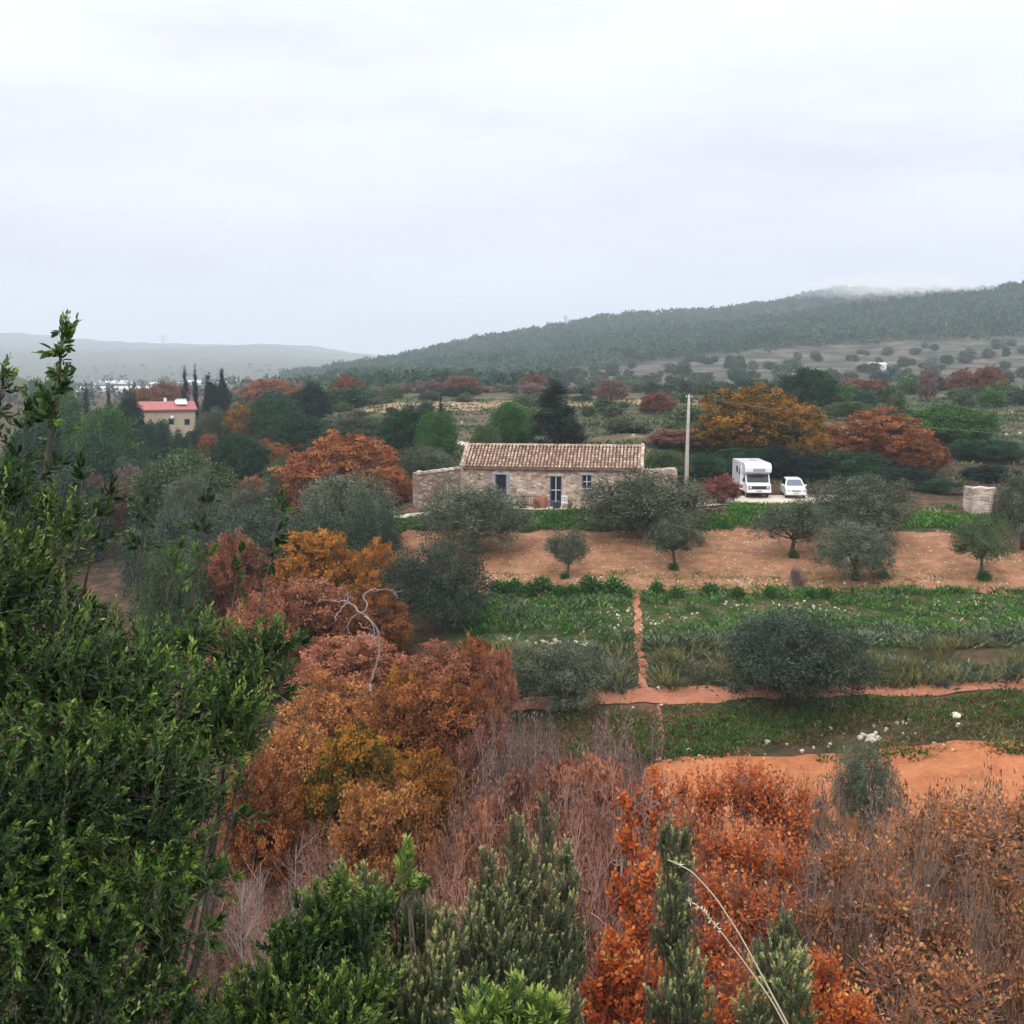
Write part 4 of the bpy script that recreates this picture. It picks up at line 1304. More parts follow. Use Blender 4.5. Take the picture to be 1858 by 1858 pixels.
# dark leafy clumps along the top edge of the green bank (countable plants)
r_ = np.random.default_rng(9)
bm = MB()
cm, _c = crown_mb([(0, 0, 0.28, 0.4, 0.4, 0.35)], 26, 26, 0.2, 0.17, 0.09, r_, droop=0.0)
clump_mesh = cm.mesh('leafy_clump', M['mid_green'])
for i, x in enumerate([905, 930, 962, 985, 1012, 1035, 1068, 1088, 1112, 1135, 1190, 1228, 1290, 1340, 1395, 1470, 1500]):
    y = 1082 + r_.uniform(-5, 6)
    Yc = hit(x, y)
    o = bpy.data.objects.new('leafy_clump', clump_mesh)
    col.objects.link(o)
    X = ray(x, y)[0] * Yc
    s = r_.uniform(0.75, 1.25) * (1.0 if x < 1150 else 0.75)
    o.location = (X, Yc, hz(X, Yc) - 0.03)
    o.scale = (s, s, s)
    o.rotation_euler = (0, 0, r_.uniform(0, 6))
    tag(o, 'dark green leafy clump along the top of the bank', 'weed plant', 'leafy clumps along the top of the green bank')
# dark weeds around the stems of the field trees
for x, y, s in ((1025, 1052, 1.0), (1222, 1036, 1.2), (1440, 1014, 1.3), (1785, 1054, 1.5), (1600, 1052, 1.3)):
    Yc = hit(x, y)
    X = ray(x, y)[0] * Yc
    o = bpy.data.objects.new('weed_ring', clump_mesh)
    col.objects.link(o)
    o.location = (X, Yc, hz(X, Yc) - 0.03)
    o.scale = (s * 0.5, s * 0.45, s * 0.55)
    tag(o, 'low dark weeds at the foot of the ' + {1025: 'small round olive below the house door', 1222: 'small olive below the widest olive', 1440: 'slim olive below the motorhome', 1785: 'clear-stemmed olive at the right', 1600: 'dense many-stemmed olive'}[x], 'weed plant', 'weed rings under the orchard olives')


# ------------------------------------------------------------------ stones
def rock_mesh(seed, k=2):
    r = np.random.default_rng(seed)
    import bmesh
    b = bmesh.new()
    bmesh.ops.create_icosphere(b, subdivisions=k, radius=1.0)
    co = np.array([v.co[:] for v in b.verts])
    f = np.array([[v.index for v in p.verts] for p in b.faces])
    b.free()
    for _ in range(7):
        d = rdir(1, r)[0]
        t = r.uniform(0.55, 0.85)
        s = co @ d
        co = co - np.maximum(s - t, 0)[:, None] * d
    co *= r.uniform(0.85, 1.15, (len(co), 1)) * 0.05 + 0.95
    return co, f


m_rock = attrsurf('limestone', [(0.1, (0.26, 0.21, 0.16)), (0.5, (0.44, 0.37, 0.29)), (0.9, (0.60, 0.54, 0.45))], 0.9, 0.5, 12)


def stones(name, spots, label, smin, smax, seed):
    r = np.random.default_rng(seed)
    g = MB()
    base = [rock_mesh(s, 1) for s in range(4)]
    for X, Y in spots:
        co, f = base[r.integers(4)]
        s = r.uniform(smin, smax) * r.uniform(0.7, 1.3, 3)
        a = r.uniform(0, 6)
        c, sn = math.cos(a), math.sin(a)
        v = co * s
        v = np.stack([v[:, 0] * c - v[:, 1] * sn, v[:, 0] * sn + v[:, 1] * c, v[:, 2]], 1)
        g.add(v + np.array([X, Y, hz(X, Y) + s[2] * 0.35]), f, 0, r.random())
    return tag(g.build(name, m_rock), label, 'stones', kind='stuff')


def scatter(xr, yr, n, seed, thr=-9):
    r = np.random.default_rng(seed)
    x = r.uniform(*xr, n)
    Y = r.uniform(*yr, n)
    X = (x - CX) / FPX * Y
    k = wav(X, Y, seed, 5, 9.0) > thr
    return list(zip(X[k], Y[k]))


stones('field_stones', scatter((870, 1900), (62.5, 75), 1300, 61), 'small pale stones strewn over the stony field', 0.03, 0.09, 62)
stones('field_edge_stones', scatter((880, 1500), (62.2, 64.5), 220, 63), 'pale stones gathered along the lower edge of the field', 0.04, 0.10, 64)
stones('bank_stones', scatter((960, 1880), (55.5, 60.5), 620, 65, 0.0), 'pale stones lying in the green bank', 0.04, 0.10, 66)
stones('wall_stones', scatter((900, 1880), (54.2, 54.9), 200, 67, -0.2), 'line of pale stones from a fallen terrace wall', 0.07, 0.16, 68)
stones('path_stones', scatter((1100, 1880), (42.8, 47.8), 110, 69), 'pale stones on the bank below the red path', 0.04, 0.11, 70)
stones('slope_stones', scatter((800, 1880), (100, 170), 200, 71, 0.2), 'pale stones on the terraces behind the house', 0.12, 0.3, 72)
big = [(1733, 1306, 0.23, 'largest white boulder on the grassy bank at the right'), (1741, 1320, 0.14, 'smaller white boulder touching the foot of the largest one'),
       (1250, 1366, 0.13, 'white rock at the left foot of the grassy bank'), (1268, 1374, 0.10, 'little rock below the white rock at the left of the bank'),
       (1392, 1350, 0.14, 'pale rock alone in the middle of the grassy bank'), (1195, 1254, 0.12, 'white rock where the footpath meets the red path')]
for i, (x, y, s, lab) in enumerate(big):
    co, f = rock_mesh(80 + i, 3)
    g = MB()
    g.add(co * np.array([1.1, 0.9, 0.85]) * s, f, 0, 0.95)
    o = g.build('boulder', m_rock)
    Yc = hit(x, y)
    X = ray(x, y)[0] * Yc
    o.location = (X, Yc, hz(X, Yc) + s * 0.45)
    tag(o, lab, 'boulder')
r_ = np.random.default_rng(91)
for i in range(15):
    x, y = 1575 + r_.normal() * 12, 1342 + r_.normal() * 4
    co, f = rock_mesh(90 + i, 2)
    s = r_.uniform(0.06, 0.14)
    g = MB()
    g.add(co * s, f, 0, r_.uniform(0.4, 1))
    o = g.build('field_stone', m_rock)
    Yc = hit(x, y)
    X = ray(x, y)[0] * Yc
    o.location = (X, Yc, hz(X, Yc) + s * 0.5)
    tag(o, 'pale stone in the small heap on the grassy bank', 'stone', 'stones in the small heap')


# each member of a row gets its own place in it
ORD = ['first', 'second', 'third', 'fourth', 'fifth', 'sixth', 'seventh', 'eighth', 'ninth', 'tenth', 'eleventh', 'twelfth', 'thirteenth', 'fourteenth', 'fifteenth', 'sixteenth', 'seventeenth', 'eighteenth', 'nineteenth', 'twentieth']
TENS = {2: 'twenty', 3: 'thirty', 4: 'forty', 5: 'fifty', 6: 'sixty', 7: 'seventy', 8: 'eighty', 9: 'ninety'}


def ordinal(k):
    if k >= 100:
        return 'hundredth' if k == 100 else 'hundred and ' + ordinal(k - 100)
    if k <= 20:
        return ORD[k - 1]
    t, u = divmod(k, 10)
    return {3: 'thirtieth', 4: 'fortieth', 5: 'fiftieth', 6: 'sixtieth', 7: 'seventieth', 8: 'eightieth', 9: 'ninetieth'}[t] if u == 0 else TENS[t] + '-' + ORD[u - 1]


for gname in ('row of trees beyond the upper fields', 'trees on the terraced slope', 'bushes on the upper field terraces', 'bushes on the hillside meadow',
              'undergrowth bushes of the left valley', 'leafy clumps along the top of the green bank', 'stones in the small heap'):
    mem = sorted([o for o in col.objects if o.get('group') == gname], key=lambda o: o.location.x / o.location.y)
    for k, o in enumerate(mem):
        s = o['label'].split()
        o['label'] = ' '.join(s[:9]) + ', ' + ordinal(k + 1) + ' from its left end'


# ------------------------------------------------------------------ the stone house
M['stone'] = stonewall('rubble_stone', [(0.0, (0.26, 0.18, 0.14)), (0.25, (0.46, 0.35, 0.28)), (0.6, (0.60, 0.48, 0.39)), (0.85, (0.70, 0.60, 0.52)), (1.0, (0.36, 0.24, 0.19))], 3.6, 7.5, (0.44, 0.35, 0.29))
M['stone_red'] = stonewall('rubble_stone_red', [(0.0, (0.24, 0.15, 0.12)), (0.4, (0.38, 0.26, 0.21)), (0.8, (0.52, 0.40, 0.33)), (1.0, (0.60, 0.52, 0.46))], 3.2, 9.5, (0.24, 0.17, 0.14), 0.8)
M['plaster'] = surf('pale_plaster', (0.60, 0.52, 0.46), 0.9, nscale=2.5, namt=0.25, bump=0.3)
M['dress'] = surf('dressed_stone', (0.52, 0.47, 0.45), 0.9, nscale=3, namt=0.25, bump=0.25)
M['tile'] = attrsurf('clay_tile', [(0.0, (0.17, 0.10, 0.07)), (0.3, (0.29, 0.185, 0.13)), (0.6, (0.38, 0.26, 0.185)), (0.85, (0.47, 0.36, 0.27)), (1.0, (0.55, 0.47, 0.38))], 0.9, 0.4, 25)
M['tile_under'] = surf('clay_channel', (0.24, 0.14, 0.10), 1.0, nscale=3, namt=0.4)
M['dark_glass'] = surf('dark_glass', (0.018, 0.020, 0.026), 0.12, spec=0.5)
M['blue_frame'] = surf('blue_frame', (0.055, 0.08, 0.14), 0.6)
M['white_frame'] = surf('white_frame', (0.62, 0.64, 0.70), 0.5)
M['shutter'] = surf('shutter_grey', (0.30, 0.32, 0.36), 0.7, nscale=5, namt=0.2)
M['rustiron'] = surf('rusty_iron', (0.13, 0.055, 0.035), 0.9, nscale=8, namt=0.5)
M['terracotta'] = surf('terracotta', (0.36, 0.15, 0.10), 0.85, nscale=6, namt=0.3)
M['black'] = surf('black_paint', (0.02, 0.02, 0.025), 0.6)
M['white'] = surf('white_paint', (0.78, 0.78, 0.80), 0.45, nscale=3, namt=0.06)
M['concrete'] = surf('concrete', (0.46, 0.42, 0.37), 0.9, nscale=3, namt=0.25, bump=0.3)

HY = 82.0


def wp(x, y, Y):
    return P(x, y, Y)


a0 = P(836, 845, 80.6)
a1 = P(1166, 852, 78.7)
hx, hy = a1[0] - a0[0], a1[1] - a0[1]
HL = math.hypot(hx, hy)
HROT = math.atan2(hy, hx)
ZB = -9.82
house = empty('stone_house', (a0[0], a0[1], ZB), HROT)
tag(house, 'long low stone farmhouse with a clay tile roof between two olive trees', 'house')
EH = (a0[2] + a1[2]) / 2 - ZB          # eaves height
RH = P(1000, 808, 82.6)[2] - ZB        # ridge height
DEP = 5.2
# openings along the facade: (x pixel left, right, top, bottom)


def fx(px):
    """pixel -> distance along the facade"""
    u, _ = ray(px, 880)
    # intersect with the facade line
    t = (a0[1] * u - a0[0]) / (math.cos(HROT) - math.sin(HROT) * u)
    return t


def fz(py, t):
    Y = a0[1] + math.sin(HROT) * t
    return ray(1000, py)[1] * Y - ZB


def wall_with_holes(g, L, Hh, holes, th=0.5, mat=0, y=0.0):
    """front wall as a grid of blocks round the openings"""
    xs = sorted({0, L} | {h[0] for h in holes} | {h[1] for h in holes})
    for i in range(len(xs) - 1):
        xa, xb = xs[i], xs[i + 1]
        hs = sorted([(h[2], h[3]) for h in holes if h[0] <= xa + 1e-6 and h[1] >= xb - 1e-6])
        z = -0.6
        for (p, q) in hs + [(Hh, Hh)]:
            if p > z + 1e-3:
                g.box(((xa + xb) / 2, y + th / 2, (z + p) / 2), (xb - xa, th, p - z), mat=mat)
            z = max(z, q)


t1a, t1b = fx(899), fx(919)
t2a, t2b = fx(998), fx(1019)
t3a, t3b = fx(1056), fx(1073)
z1, z2, z3 = fz(861, t1a), fz(864, t2a), fz(862, t3a)
z3b = fz(886, t3a)
g = MB()
wall_with_holes(g, HL, EH, [(t1a, t1b, 0.02, z1), (t2a, t2b, 0.02, z2), (t3a, t3b, z3b, z3)])
# gables and the back
for xg in (0.0, HL - 0.5):
    g.prismx([(0.502, -0.6), (DEP - 0.502, -0.6), (DEP - 0.502, EH), (DEP / 2, RH - 0.12), (0.502, EH)], xg, xg + 0.5)
g.box((HL / 2, DEP - 0.25, (EH - 0.6) / 2), (HL, 0.5, EH + 0.6))
g.build('wall', M['stone'], house)
# gable copings
g = MB()
for xg in (-0.06, HL - 0.18):
    g.prismx([(-0.05, EH + 0.02), (DEP / 2, RH + 0.08), (DEP + 0.05, EH + 0.02), (DEP + 0.05, EH + 0.16), (DEP / 2, RH + 0.24), (-0.05, EH + 0.16)], xg, xg + 0.24)
g.build('gable_coping', M['stone'], house)
g = MB()
g.box((HL / 2, -0.05, EH - 0.06), (HL - 0.8, 0.12, 0.1))
g.build('eaves_course', M['rustiron'], house)


def pantiles(L, run, z_e, z_r, ncol, nrow, r, x0=0.15, sag=0.05):
    g = MB()
    u = MB()
    sl = math.hypot(run, z_r - z_e)
    ang = math.atan2(z_r - z_e, run)
    pitch = (L - 2 * x0) / ncol
    k = 6
    for c in range(ncol):
        cx_ = x0 + (c + 0.5) * pitch + r.uniform(-.01, .01)
        for q in range(nrow):
            s0 = sl * q / nrow - 0.06
            s1 = sl * (q + 1) / nrow
            rad0, rad1 = pitch * 0.36, pitch * 0.30
            th = np.linspace(0, PI, k)
            lift = r.uniform(0, 0.02)
            dx = r.uniform(-.012, .012)
            rows = []
            for s_, rad, h in ((s0, rad0, 0.055 + lift), (s1, rad1, 0.02)):
                X = cx_ + dx + np.cos(th) * rad
                nrmz = np.sin(th) * rad * 1.15 + h - sag * math.sin(PI * (cx_ / L)) * 0.6
                Y = s_ * math.cos(ang) - nrmz * math.sin(ang)
                Z = s_ * math.sin(ang) + nrmz * math.cos(ang) + z_e
                rows.append(np.stack([X, Y - 0.22, Z], 1))
            v = np.concatenate(rows)
            f = np.array([(i + 1, i, i + k, i + k + 1) for i in range(k - 1)])
            a = r.random() * 0.85 + 0.08
            g.add(v, [f, np.array([list(range(k - 1, -1, -1))])], 0, a)
    v = [(0.1, -0.3, z_e - 0.02 - 0.1), (L - 0.1, -0.3, z_e - 0.02 - 0.1), (L - 0.1, run - 0.02, z_r - 0.02), (0.1, run - 0.02, z_r - 0.02)]
    g.add(v, np.array([(0, 1, 2, 3)]), 1)
    return g


r_ = np.random.default_rng(3)
g = pantiles(HL, DEP / 2 + 0.2, EH, RH + 0.03, 50, 9, r_)
front = g.mesh('roof', [M['tile'], M['tile_under']])
o = bpy.data.objects.new('roof', front)
col.objects.link(o)
o.parent = house
# back slope
g = pantiles(HL, DEP / 2 + 0.2, EH, RH + 0.03, 50, 9, r_)
o2 = g.build('roof', [M['tile'], M['tile_under']], house)
o2.location = (HL, DEP, 0)
o2.rotation_euler = (0, 0, PI)
# ridge tiles
g = MB()
for i in range(34):
    x = HL * (i + 0.5) / 34
    g.tube([(x - HL / 68 - 0.02, DEP / 2, RH + 0.02), (x + HL / 68, DEP / 2, RH + 0.035)], [0.12, 0.10], 8, a=r_.random())
g.build('ridge_tiles', M['tile'], house)


def opening(xa, xb, za, zb, kind):
    w = xb - xa
    cxm = (xa + xb) / 2
    h = zb - za
    nm = 'window' if kind == 'window' else 'door'
    g = MB()
    fr = 0.07
    y = 0.12
    mt = M['blue_frame']
    g.box((cxm - w / 2 + fr / 2, y, (za + zb) / 2), (fr, 0.07, h))
    g.box((cxm + w / 2 - fr / 2, y, (za + zb) / 2), (fr, 0.07, h))
    g.box((cxm, y, zb - fr / 2), (w - 2 * fr, 0.066, fr))
    g.box((cxm, y, za + fr / 2), (w - 2 * fr, 0.066, fr))
    d = g.build(nm, mt, house)
    b = MB()
    b.box((cxm, y + 0.03, (za + zb) / 2), (w - 2 * fr, 0.02, h - 2 * fr))
    b.build('glass', M['dark_glass'], d)
    if kind != 'dark':
        m = MB()
        m.box((cxm, y - 0.03, (za + zb) / 2), (0.05, 0.05, h - 2 * fr))
        bars = (0.5,) if kind == 'window' else (0.55,)
        for q in bars:
            m.box((cxm - w / 4 + fr / 2 - 0.012, y - 0.03, za + h * q), (w / 2 - fr - 0.03, 0.045, 0.05))
            m.box((cxm + w / 4 - fr / 2 + 0.012, y - 0.03, za + h * q), (w / 2 - fr - 0.03, 0.045, 0.05))
        m.build('glazing_bars', M['white_frame'], d)
    if kind == 'door':
        k = MB()
        k.box((cxm, y - 0.02, za + 0.3), (w - 2 * fr - 0.02, 0.03, 0.42))
        k.build('lower_panel', M['blue_frame'], d)
        k = MB()
        k.tube([(cxm + 0.08, y - 0.07, za + 1.0), (cxm + 0.2, y - 0.07, za + 1.0)], 0.015, 6)
        k.build('handle', M['black'], d)
    return d


d1 = opening(t1a, t1b, 0.02, z1, 'dark')
d1['label'] = 'dark doorway with grey shutters under an arched lintel'
for s, xx in ((-1, t1a), (1, t1b)):
    g = MB()
    g.box((xx + s * 0.13, -0.045, z1 / 2 + 0.02), (0.24, 0.05, z1 - 0.06))
    for q in range(9):
        g.box((xx + s * 0.13, -0.078, 0.16 + q * (z1 - 0.25) / 8.5), (0.18, 0.012, 0.06))
    g.build('shutter', M['shutter'], d1)
opening(t2a, t2b, 0.02, z2, 'door')
opening(t3a, t3b, z3b, z3, 'window')
# arched lintel above the first door, plain lintels above the others
g = MB()
n = 9
arc = []
cxa = (t1a + t1b) / 2
wa = (t1b - t1a) / 2 + 0.25
for i in range(n + 1):
    th = PI * (0.12 + 0.76 * i / n)
    arc.append((cxa + wa * 1.08 * math.cos(th), z1 + 0.02 + 0.32 * math.sin(th)))
inner = [(cxa + wa * 1.08 * math.cos(PI * (0.12 + 0.76 * i / n)), z1 + 0.03) for i in range(n, -1, -1)]
g.prism(arc[::-1] + inner[::-1], -0.03, 0.0)
g.build('arched_lintel', M['dress'], house)
g = MB()
g.box((cxa, -0.036, z1 + 0.2), (0.3, 0.012, 0.07))
g.build('fanlight', M['black'], house)
for xa, xb, z in ((t2a, t2b, z2), (t3a, t3b, z3)):
    g = MB()
    g.box(((xa + xb) / 2, -0.012, z + 0.11), (xb - xa + 0.35, 0.03, 0.2))
    g.build('lintel', M['dress'], house)
for xa, xb, z in ((t1a, t1b, z1), (t2a, t2b, z2)):
    g = MB()
    g.box(((xa + xb) / 2, -0.15, -0.05), (xb - xa + 0.3, 0.4, 0.14))
    g.build('doorstep', M['dress'], house)
g = MB()
g.box(((t3a + t3b) / 2, -0.05, z3b - 0.04), (t3b - t3a + 0.2, 0.16, 0.08))
g.build('window_sill', M['dress'], house)
# putlog holes
g = MB()
for x, z in ((0.6, EH - 0.55), (1.35, EH - 0.6), (1.4, EH - 0.9), (0.25, EH - 0.2)):
    g.box((x, -0.006, z), (0.14, 0.012, 0.1))
g.build('wall_holes', M['black'], house)


def world_on_facade(t, off=0.0):
    c, s = math.cos(HROT), math.sin(HROT)
    return np.array((a0[0] + c * t + s * off, a0[1] + s * t - c * off, ZB))


# low side wing on the left: ruined wall with a falling top line
wl = P(757, 860, 79.6)
wing = empty('ruined_side_wall', (wl[0], wl[1], ZB), math.atan2(a0[1] - wl[1], a0[0] - wl[0]))
tag(wing, 'reddish rubble side wall with a sloping top at the left end of the stone house', 'wall')
WL = math.hypot(a0[0] - wl[0], a0[1] - wl[1]) - 0.01
zt0 = P(757, 860, 79.6)[2] - ZB
zt1 = P(830, 846, 80.5)[2] - ZB - 0.15
g = MB()
g.prism([(0, -1.0), (WL, -1.0), (WL, zt1), (WL * 0.6, zt1 * 0.6 + zt0 * 0.4 + 0.05), (WL * 0.25, zt0 * 0.95 + zt1 * 0.08), (0, zt0)], 0.0, 0.45)
g.box((0.225, 1.0, (zt0 - 1) / 2), (0.45, 1.08, zt0 + 1))
g.build('wall', M['stone_red'], wing)
g = MB()
r_ = np.random.default_rng(4)
for i in range(13):
    q = (i + 0.5) / 13
    z = zt0 + (zt1 - zt0) * q
    g.box((WL * q, 0.2, z + 0.02), (WL / 13 - 0.02, 0.56, r_.uniform(0.1, 0.18)), a=r_.random())
g.box((0.2, 0.2, zt0 + 0.13), (0.3, 0.34, 0.18), a=0.9)
g.build('coping_stones', m_rock, wing)

# dry stone wall at the right end of the house
wr0 = P(1171, 856, 80.6)
wr1 = P(1229, 856, 82.0)
dw = empty('dry_stone_wall', (wr0[0], wr0[1], ZB), math.atan2(wr1[1] - wr0[1], wr1[0] - wr0[0]))
tag(dw, 'dry stone wall with pale loose top stones right of the stone house', 'wall')
L2 = math.hypot(wr1[0] - wr0[0], wr1[1] - wr0[1])
ht = P(1200, 853, 81)[2] - ZB
g = MB()
g.box((L2 / 2, 0.25, (ht - 1.0) / 2), (L2, 0.5, ht + 1.0))
g.build('wall', M['stone'], dw)
g = MB()
for i in range(13):
    co, f = rock_mesh(300 + i, 1)
    s = r_.uniform(0.08, 0.14)
    g.add(co * np.array([1.3, 1.2, 0.7]) * s + np.array([L2 * (i + 0.5) / 13, 0.2, ht + s * 0.4]), f, 0, 0.95)
g.build('top_stones', m_rock, dw)

# things on the terrace
p = world_on_facade(fx(960), 0.55)
rack = empty('iron_rack', p, HROT)
tag(rack, 'rusty iron railing rack leaning before the wall left of the blue door', 'rack')
g = MB()
for i in range(9):
    g.tube([(-0.75 + i * 0.19, 0, 0.0), (-0.75 + i * 0.19, 0, 0.95 + 0.05 * (i % 2))], 0.022, 5)
g.build('bars', M['rustiron'], rack)
g = MB()
for z in (0.2, 0.85):
    g.box((0, 0.03, z), (1.7, 0.03, 0.05))
g.build('rails', M['rustiron'], rack)
p = world_on_facade(fx(986), 0.55)
o = MB().tube([(0, 0, 0), (0, 0, 0.1), (0, 0, 0.45), (0, 0, 0.8), (0, 0, 0.9)], [0.26, 0.3, 0.38, 0.32, 0.30], 16).build('barrel', M['terracotta'])
o.location = p
tag(o, 'reddish rounded barrel standing left of the blue door', 'barrel')
for j, (px, sc, lab) in enumerate(((975, 0.9, 'low terracotta pot in front of the rusty rack'), (948, 0.8, 'terracotta pot at the left end of the rusty rack'), (1036, 0.85, 'terracotta pot right of the white chair'))):
    p = world_on_facade(fx(px), 0.95)
    pot = empty('plant_pot', p)
    pot.scale = (sc, sc, sc)
    tag(pot, lab, 'plant pot')
    MB().tube([(0, 0, 0), (0, 0, 0.34), (0, 0, 0.35), (0, 0, 0.40), (0, 0, 0.33)], [0.15, 0.22, 0.25, 0.25, 0.19], 14).build('pot', M['terracotta'], pot)
    gg, _ = crown_mb([(0, 0, 0.55, 0.22, 0.22, 0.2)], 10, 22, 0.12, 0.1, 0.04, r_)
    gg.build('plant', M['redbrown'] if j < 2 else M['weed'], pot)
p = world_on_facade(fx(1012), 0.8)
g = MB()
g.box((0, 0, 0.2), (0.5, 0.36, 0.4))
g.box((0, 0, 0.43), (0.56, 0.42, 0.055))
o = g.build('black_box', M['black'])
o.location = p
o.rotation_euler = (0, 0, HROT)
tag(o, 'small black box standing before the blue glazed door', 'box')
p = world_on_facade(fx(1026), 0.7)
ch = empty('garden_chair', p, HROT + 0.1)
tag(ch, 'white plastic garden chair right of the blue glazed door', 'chair')
MB().box((0, 0, 0.44), (0.46, 0.44, 0.05)).build('seat', M['white'], ch)
g = MB()
g.box((0, 0.21, 0.9), (0.46, 0.03, 0.1))
for q in (-0.19, -0.07, 0.07, 0.19):
    g.box((q, 0.21, 0.655), (0.05, 0.025, 0.38))
g.build('backrest', M['white'], ch)
for sx in (-1, 1):
    for sy in (-1, 1):
        MB().box((sx * 0.2, sy * 0.19, 0.21), (0.045, 0.045, 0.42)).build('leg', M['white'], ch)

# low stones edging the terrace before the olive on the right
stones('edging_stones', [(ray(x, 918)[0] * 79.6, 79.6 + 0.15 * math.sin(x)) for x in list(range(1085, 1160, 6)) + list(range(1345, 1520, 9))], 'row of pale edging stones along the terrace', 0.07, 0.17, 73)

M['hutstone'] = stonewall('hut_stone', [(0.0, (0.36, 0.28, 0.24)), (0.5, (0.50, 0.41, 0.35)), (1.0, (0.60, 0.52, 0.45))], 1.6, 3.5, (0.52, 0.44, 0.38), 0.5)
# ------------------------------------------------------------------ small stone hut at the right edge
Yq = hit(1757, 936)
q0 = P(1766, 886, Yq)
hut = empty('stone_hut', (q0[0], Yq, hz(q0[0], Yq)), 0.0)
tag(hut, 'small pale block hut half hidden by the olive at the right edge', 'hut')
hh = q0[2] - hz(q0[0], Yq)
g = MB()
g.prism([(0, -1.0), (2.0, -1.0), (2.0, hh - 0.12), (1.4, hh - 0.02), (0.8, hh - 0.06), (0.12, hh + 0.02), (0, hh - 0.05)], 0, 1.7)
g.build('wall', M['hutstone'], hut)
g = MB()
for i in range(6):
    co, f = rock_mesh(400 + i, 1)
    g.add(co * np.array([0.2, 0.24, 0.07]) + np.array([0.2 + i * 0.32, 0.3 + 0.25 * (i % 3), hh + (0.02 if i < 3 else -0.05)]), f, 0, 0.9)
g.build('roof_stones', m_rock, hut)
MB().box((0.55, -0.012, hh * 0.72), (0.9, 0.03, 0.12)).build('ledge', M['plaster'], hut)
MB().box((1.8, -0.008, 0.75), (0.6, 0.03, 1.5)).build('door', M['rustiron'], hut)

# ------------------------------------------------------------------ utility pole with its cable
b = P(1245, 890, 84)
top = P(1247, 716, 84)
pz = hz(b[0], 84)
pole = empty('utility_pole', (b[0], 84, pz))
tag(pole, 'pale concrete utility pole standing between the house and the ochre oak', 'utility pole')
hp = top[2] - pz
MB().tube([(0, 0, -0.5), (0.01, 0, hp * 0.35), (0.04, 0, hp * 0.7), (0.08, 0, hp)], [0.18, 0.155, 0.12, 0.09], 12).build('pole', M['concrete'], pole)
g = MB()
g.box((0.08, 0, hp - 0.25), (0.5, 0.06, 0.06))
g.build('bracket', M['rustiron'], pole)
for s in (-0.2, 0.22):
    MB().tube([(0.08 + s, 0, hp - 0.22), (0.08 + s, 0, hp - 0.16), (0.08 + s, 0, hp - 0.08)], [0.03, 0.045, 0.03], 8).build('insulator', M['white_frame'], pole)
e = P(2050, 800, 70)
s0 = np.array((b[0] + 0.3, 84, pz + hp - 0.1))
q = np.linspace(0, 1, 40)
pts = s0[None] * (1 - q[:, None]) + e[None] * q[:, None]
pts[:, 2] -= 1.1 * 4 * q * (1 - q) * 0.45
MB().tube(pts, 0.006, 5).build('cable', M['shutter'], None)
tag(bpy.data.objects['cable'], 'thin overhead cable running right from the utility pole', 'cable')


# ------------------------------------------------------------------ vehicles
def wheel(name, parent, x, y, rad, wdt):
    g = MB()
    g.tube([(x - wdt / 2, y, rad), (x - wdt / 2 + 0.02, y, rad), (x + wdt / 2 - 0.02, y, rad), (x + wdt / 2, y, rad)], [rad * 0.9, rad, rad, rad * 0.9], 20)
    w = g.build('wheel', M['black'], parent)
    MB().tube([(x - wdt / 2 - 0.012, y, rad), (x + wdt / 2 + 0.012, y, rad)], rad * 0.58, 16).build('rim', M['metalgrey'], w)
    return w


M['metalgrey'] = surf('metal_grey', (0.45, 0.46, 0.48), 0.4, metal=0.6)
M['carwhite'] = surf('white_body', (0.80, 0.80, 0.83), 0.3, nscale=2, namt=0.05, coat=0.3)
M['grille'] = surf('dark_grille', (0.025, 0.025, 0.03), 0.5)
M['lamp'] = surf('lamp_glass', (0.55, 0.56, 0.58), 0.1)
M['orange_lamp'] = surf('orange_lamp', (0.6, 0.2, 0.03), 0.3)
M['greypaint'] = surf('grey_trim', (0.34, 0.34, 0.38), 0.5)

# motorhome, its nose towards the camera (local -y), 2.1 m wide
Yv = 85.0
bp_ = P(1374, 905, Yv)
gz = hz(bp_[0], Yv + 1)
rv = empty('motorhome', (bp_[0], Yv, gz + 0.05), R(-2))
tag(rv, 'white motorhome with a bulky cab-over bed parked left of the small car', 'motorhome')
hr = P(1376, 841, Yv)[2] - gz - 0.05
W_ = 2.12
g = MB()
# living box
g.prismx([(1.55, 0.45), (5.6, 0.45), (5.6, hr - 0.12), (5.5, hr - 0.02), (1.5, hr - 0.02), (1.5, 0.45)], -W_ / 2, W_ / 2)
g.build('body', M['carwhite'], rv)
g = MB()
# cab-over part, bevelled
g.prismx([(1.499, 1.85), (0.15, 1.88), (-0.12, 2.02), (-0.15, hr - 0.35), (0.1, hr - 0.06), (0.5, hr), (1.499, hr)], -W_ / 2 + 0.04, W_ / 2 - 0.04)
g.build('overcab', M['carwhite'], rv)
g = MB()
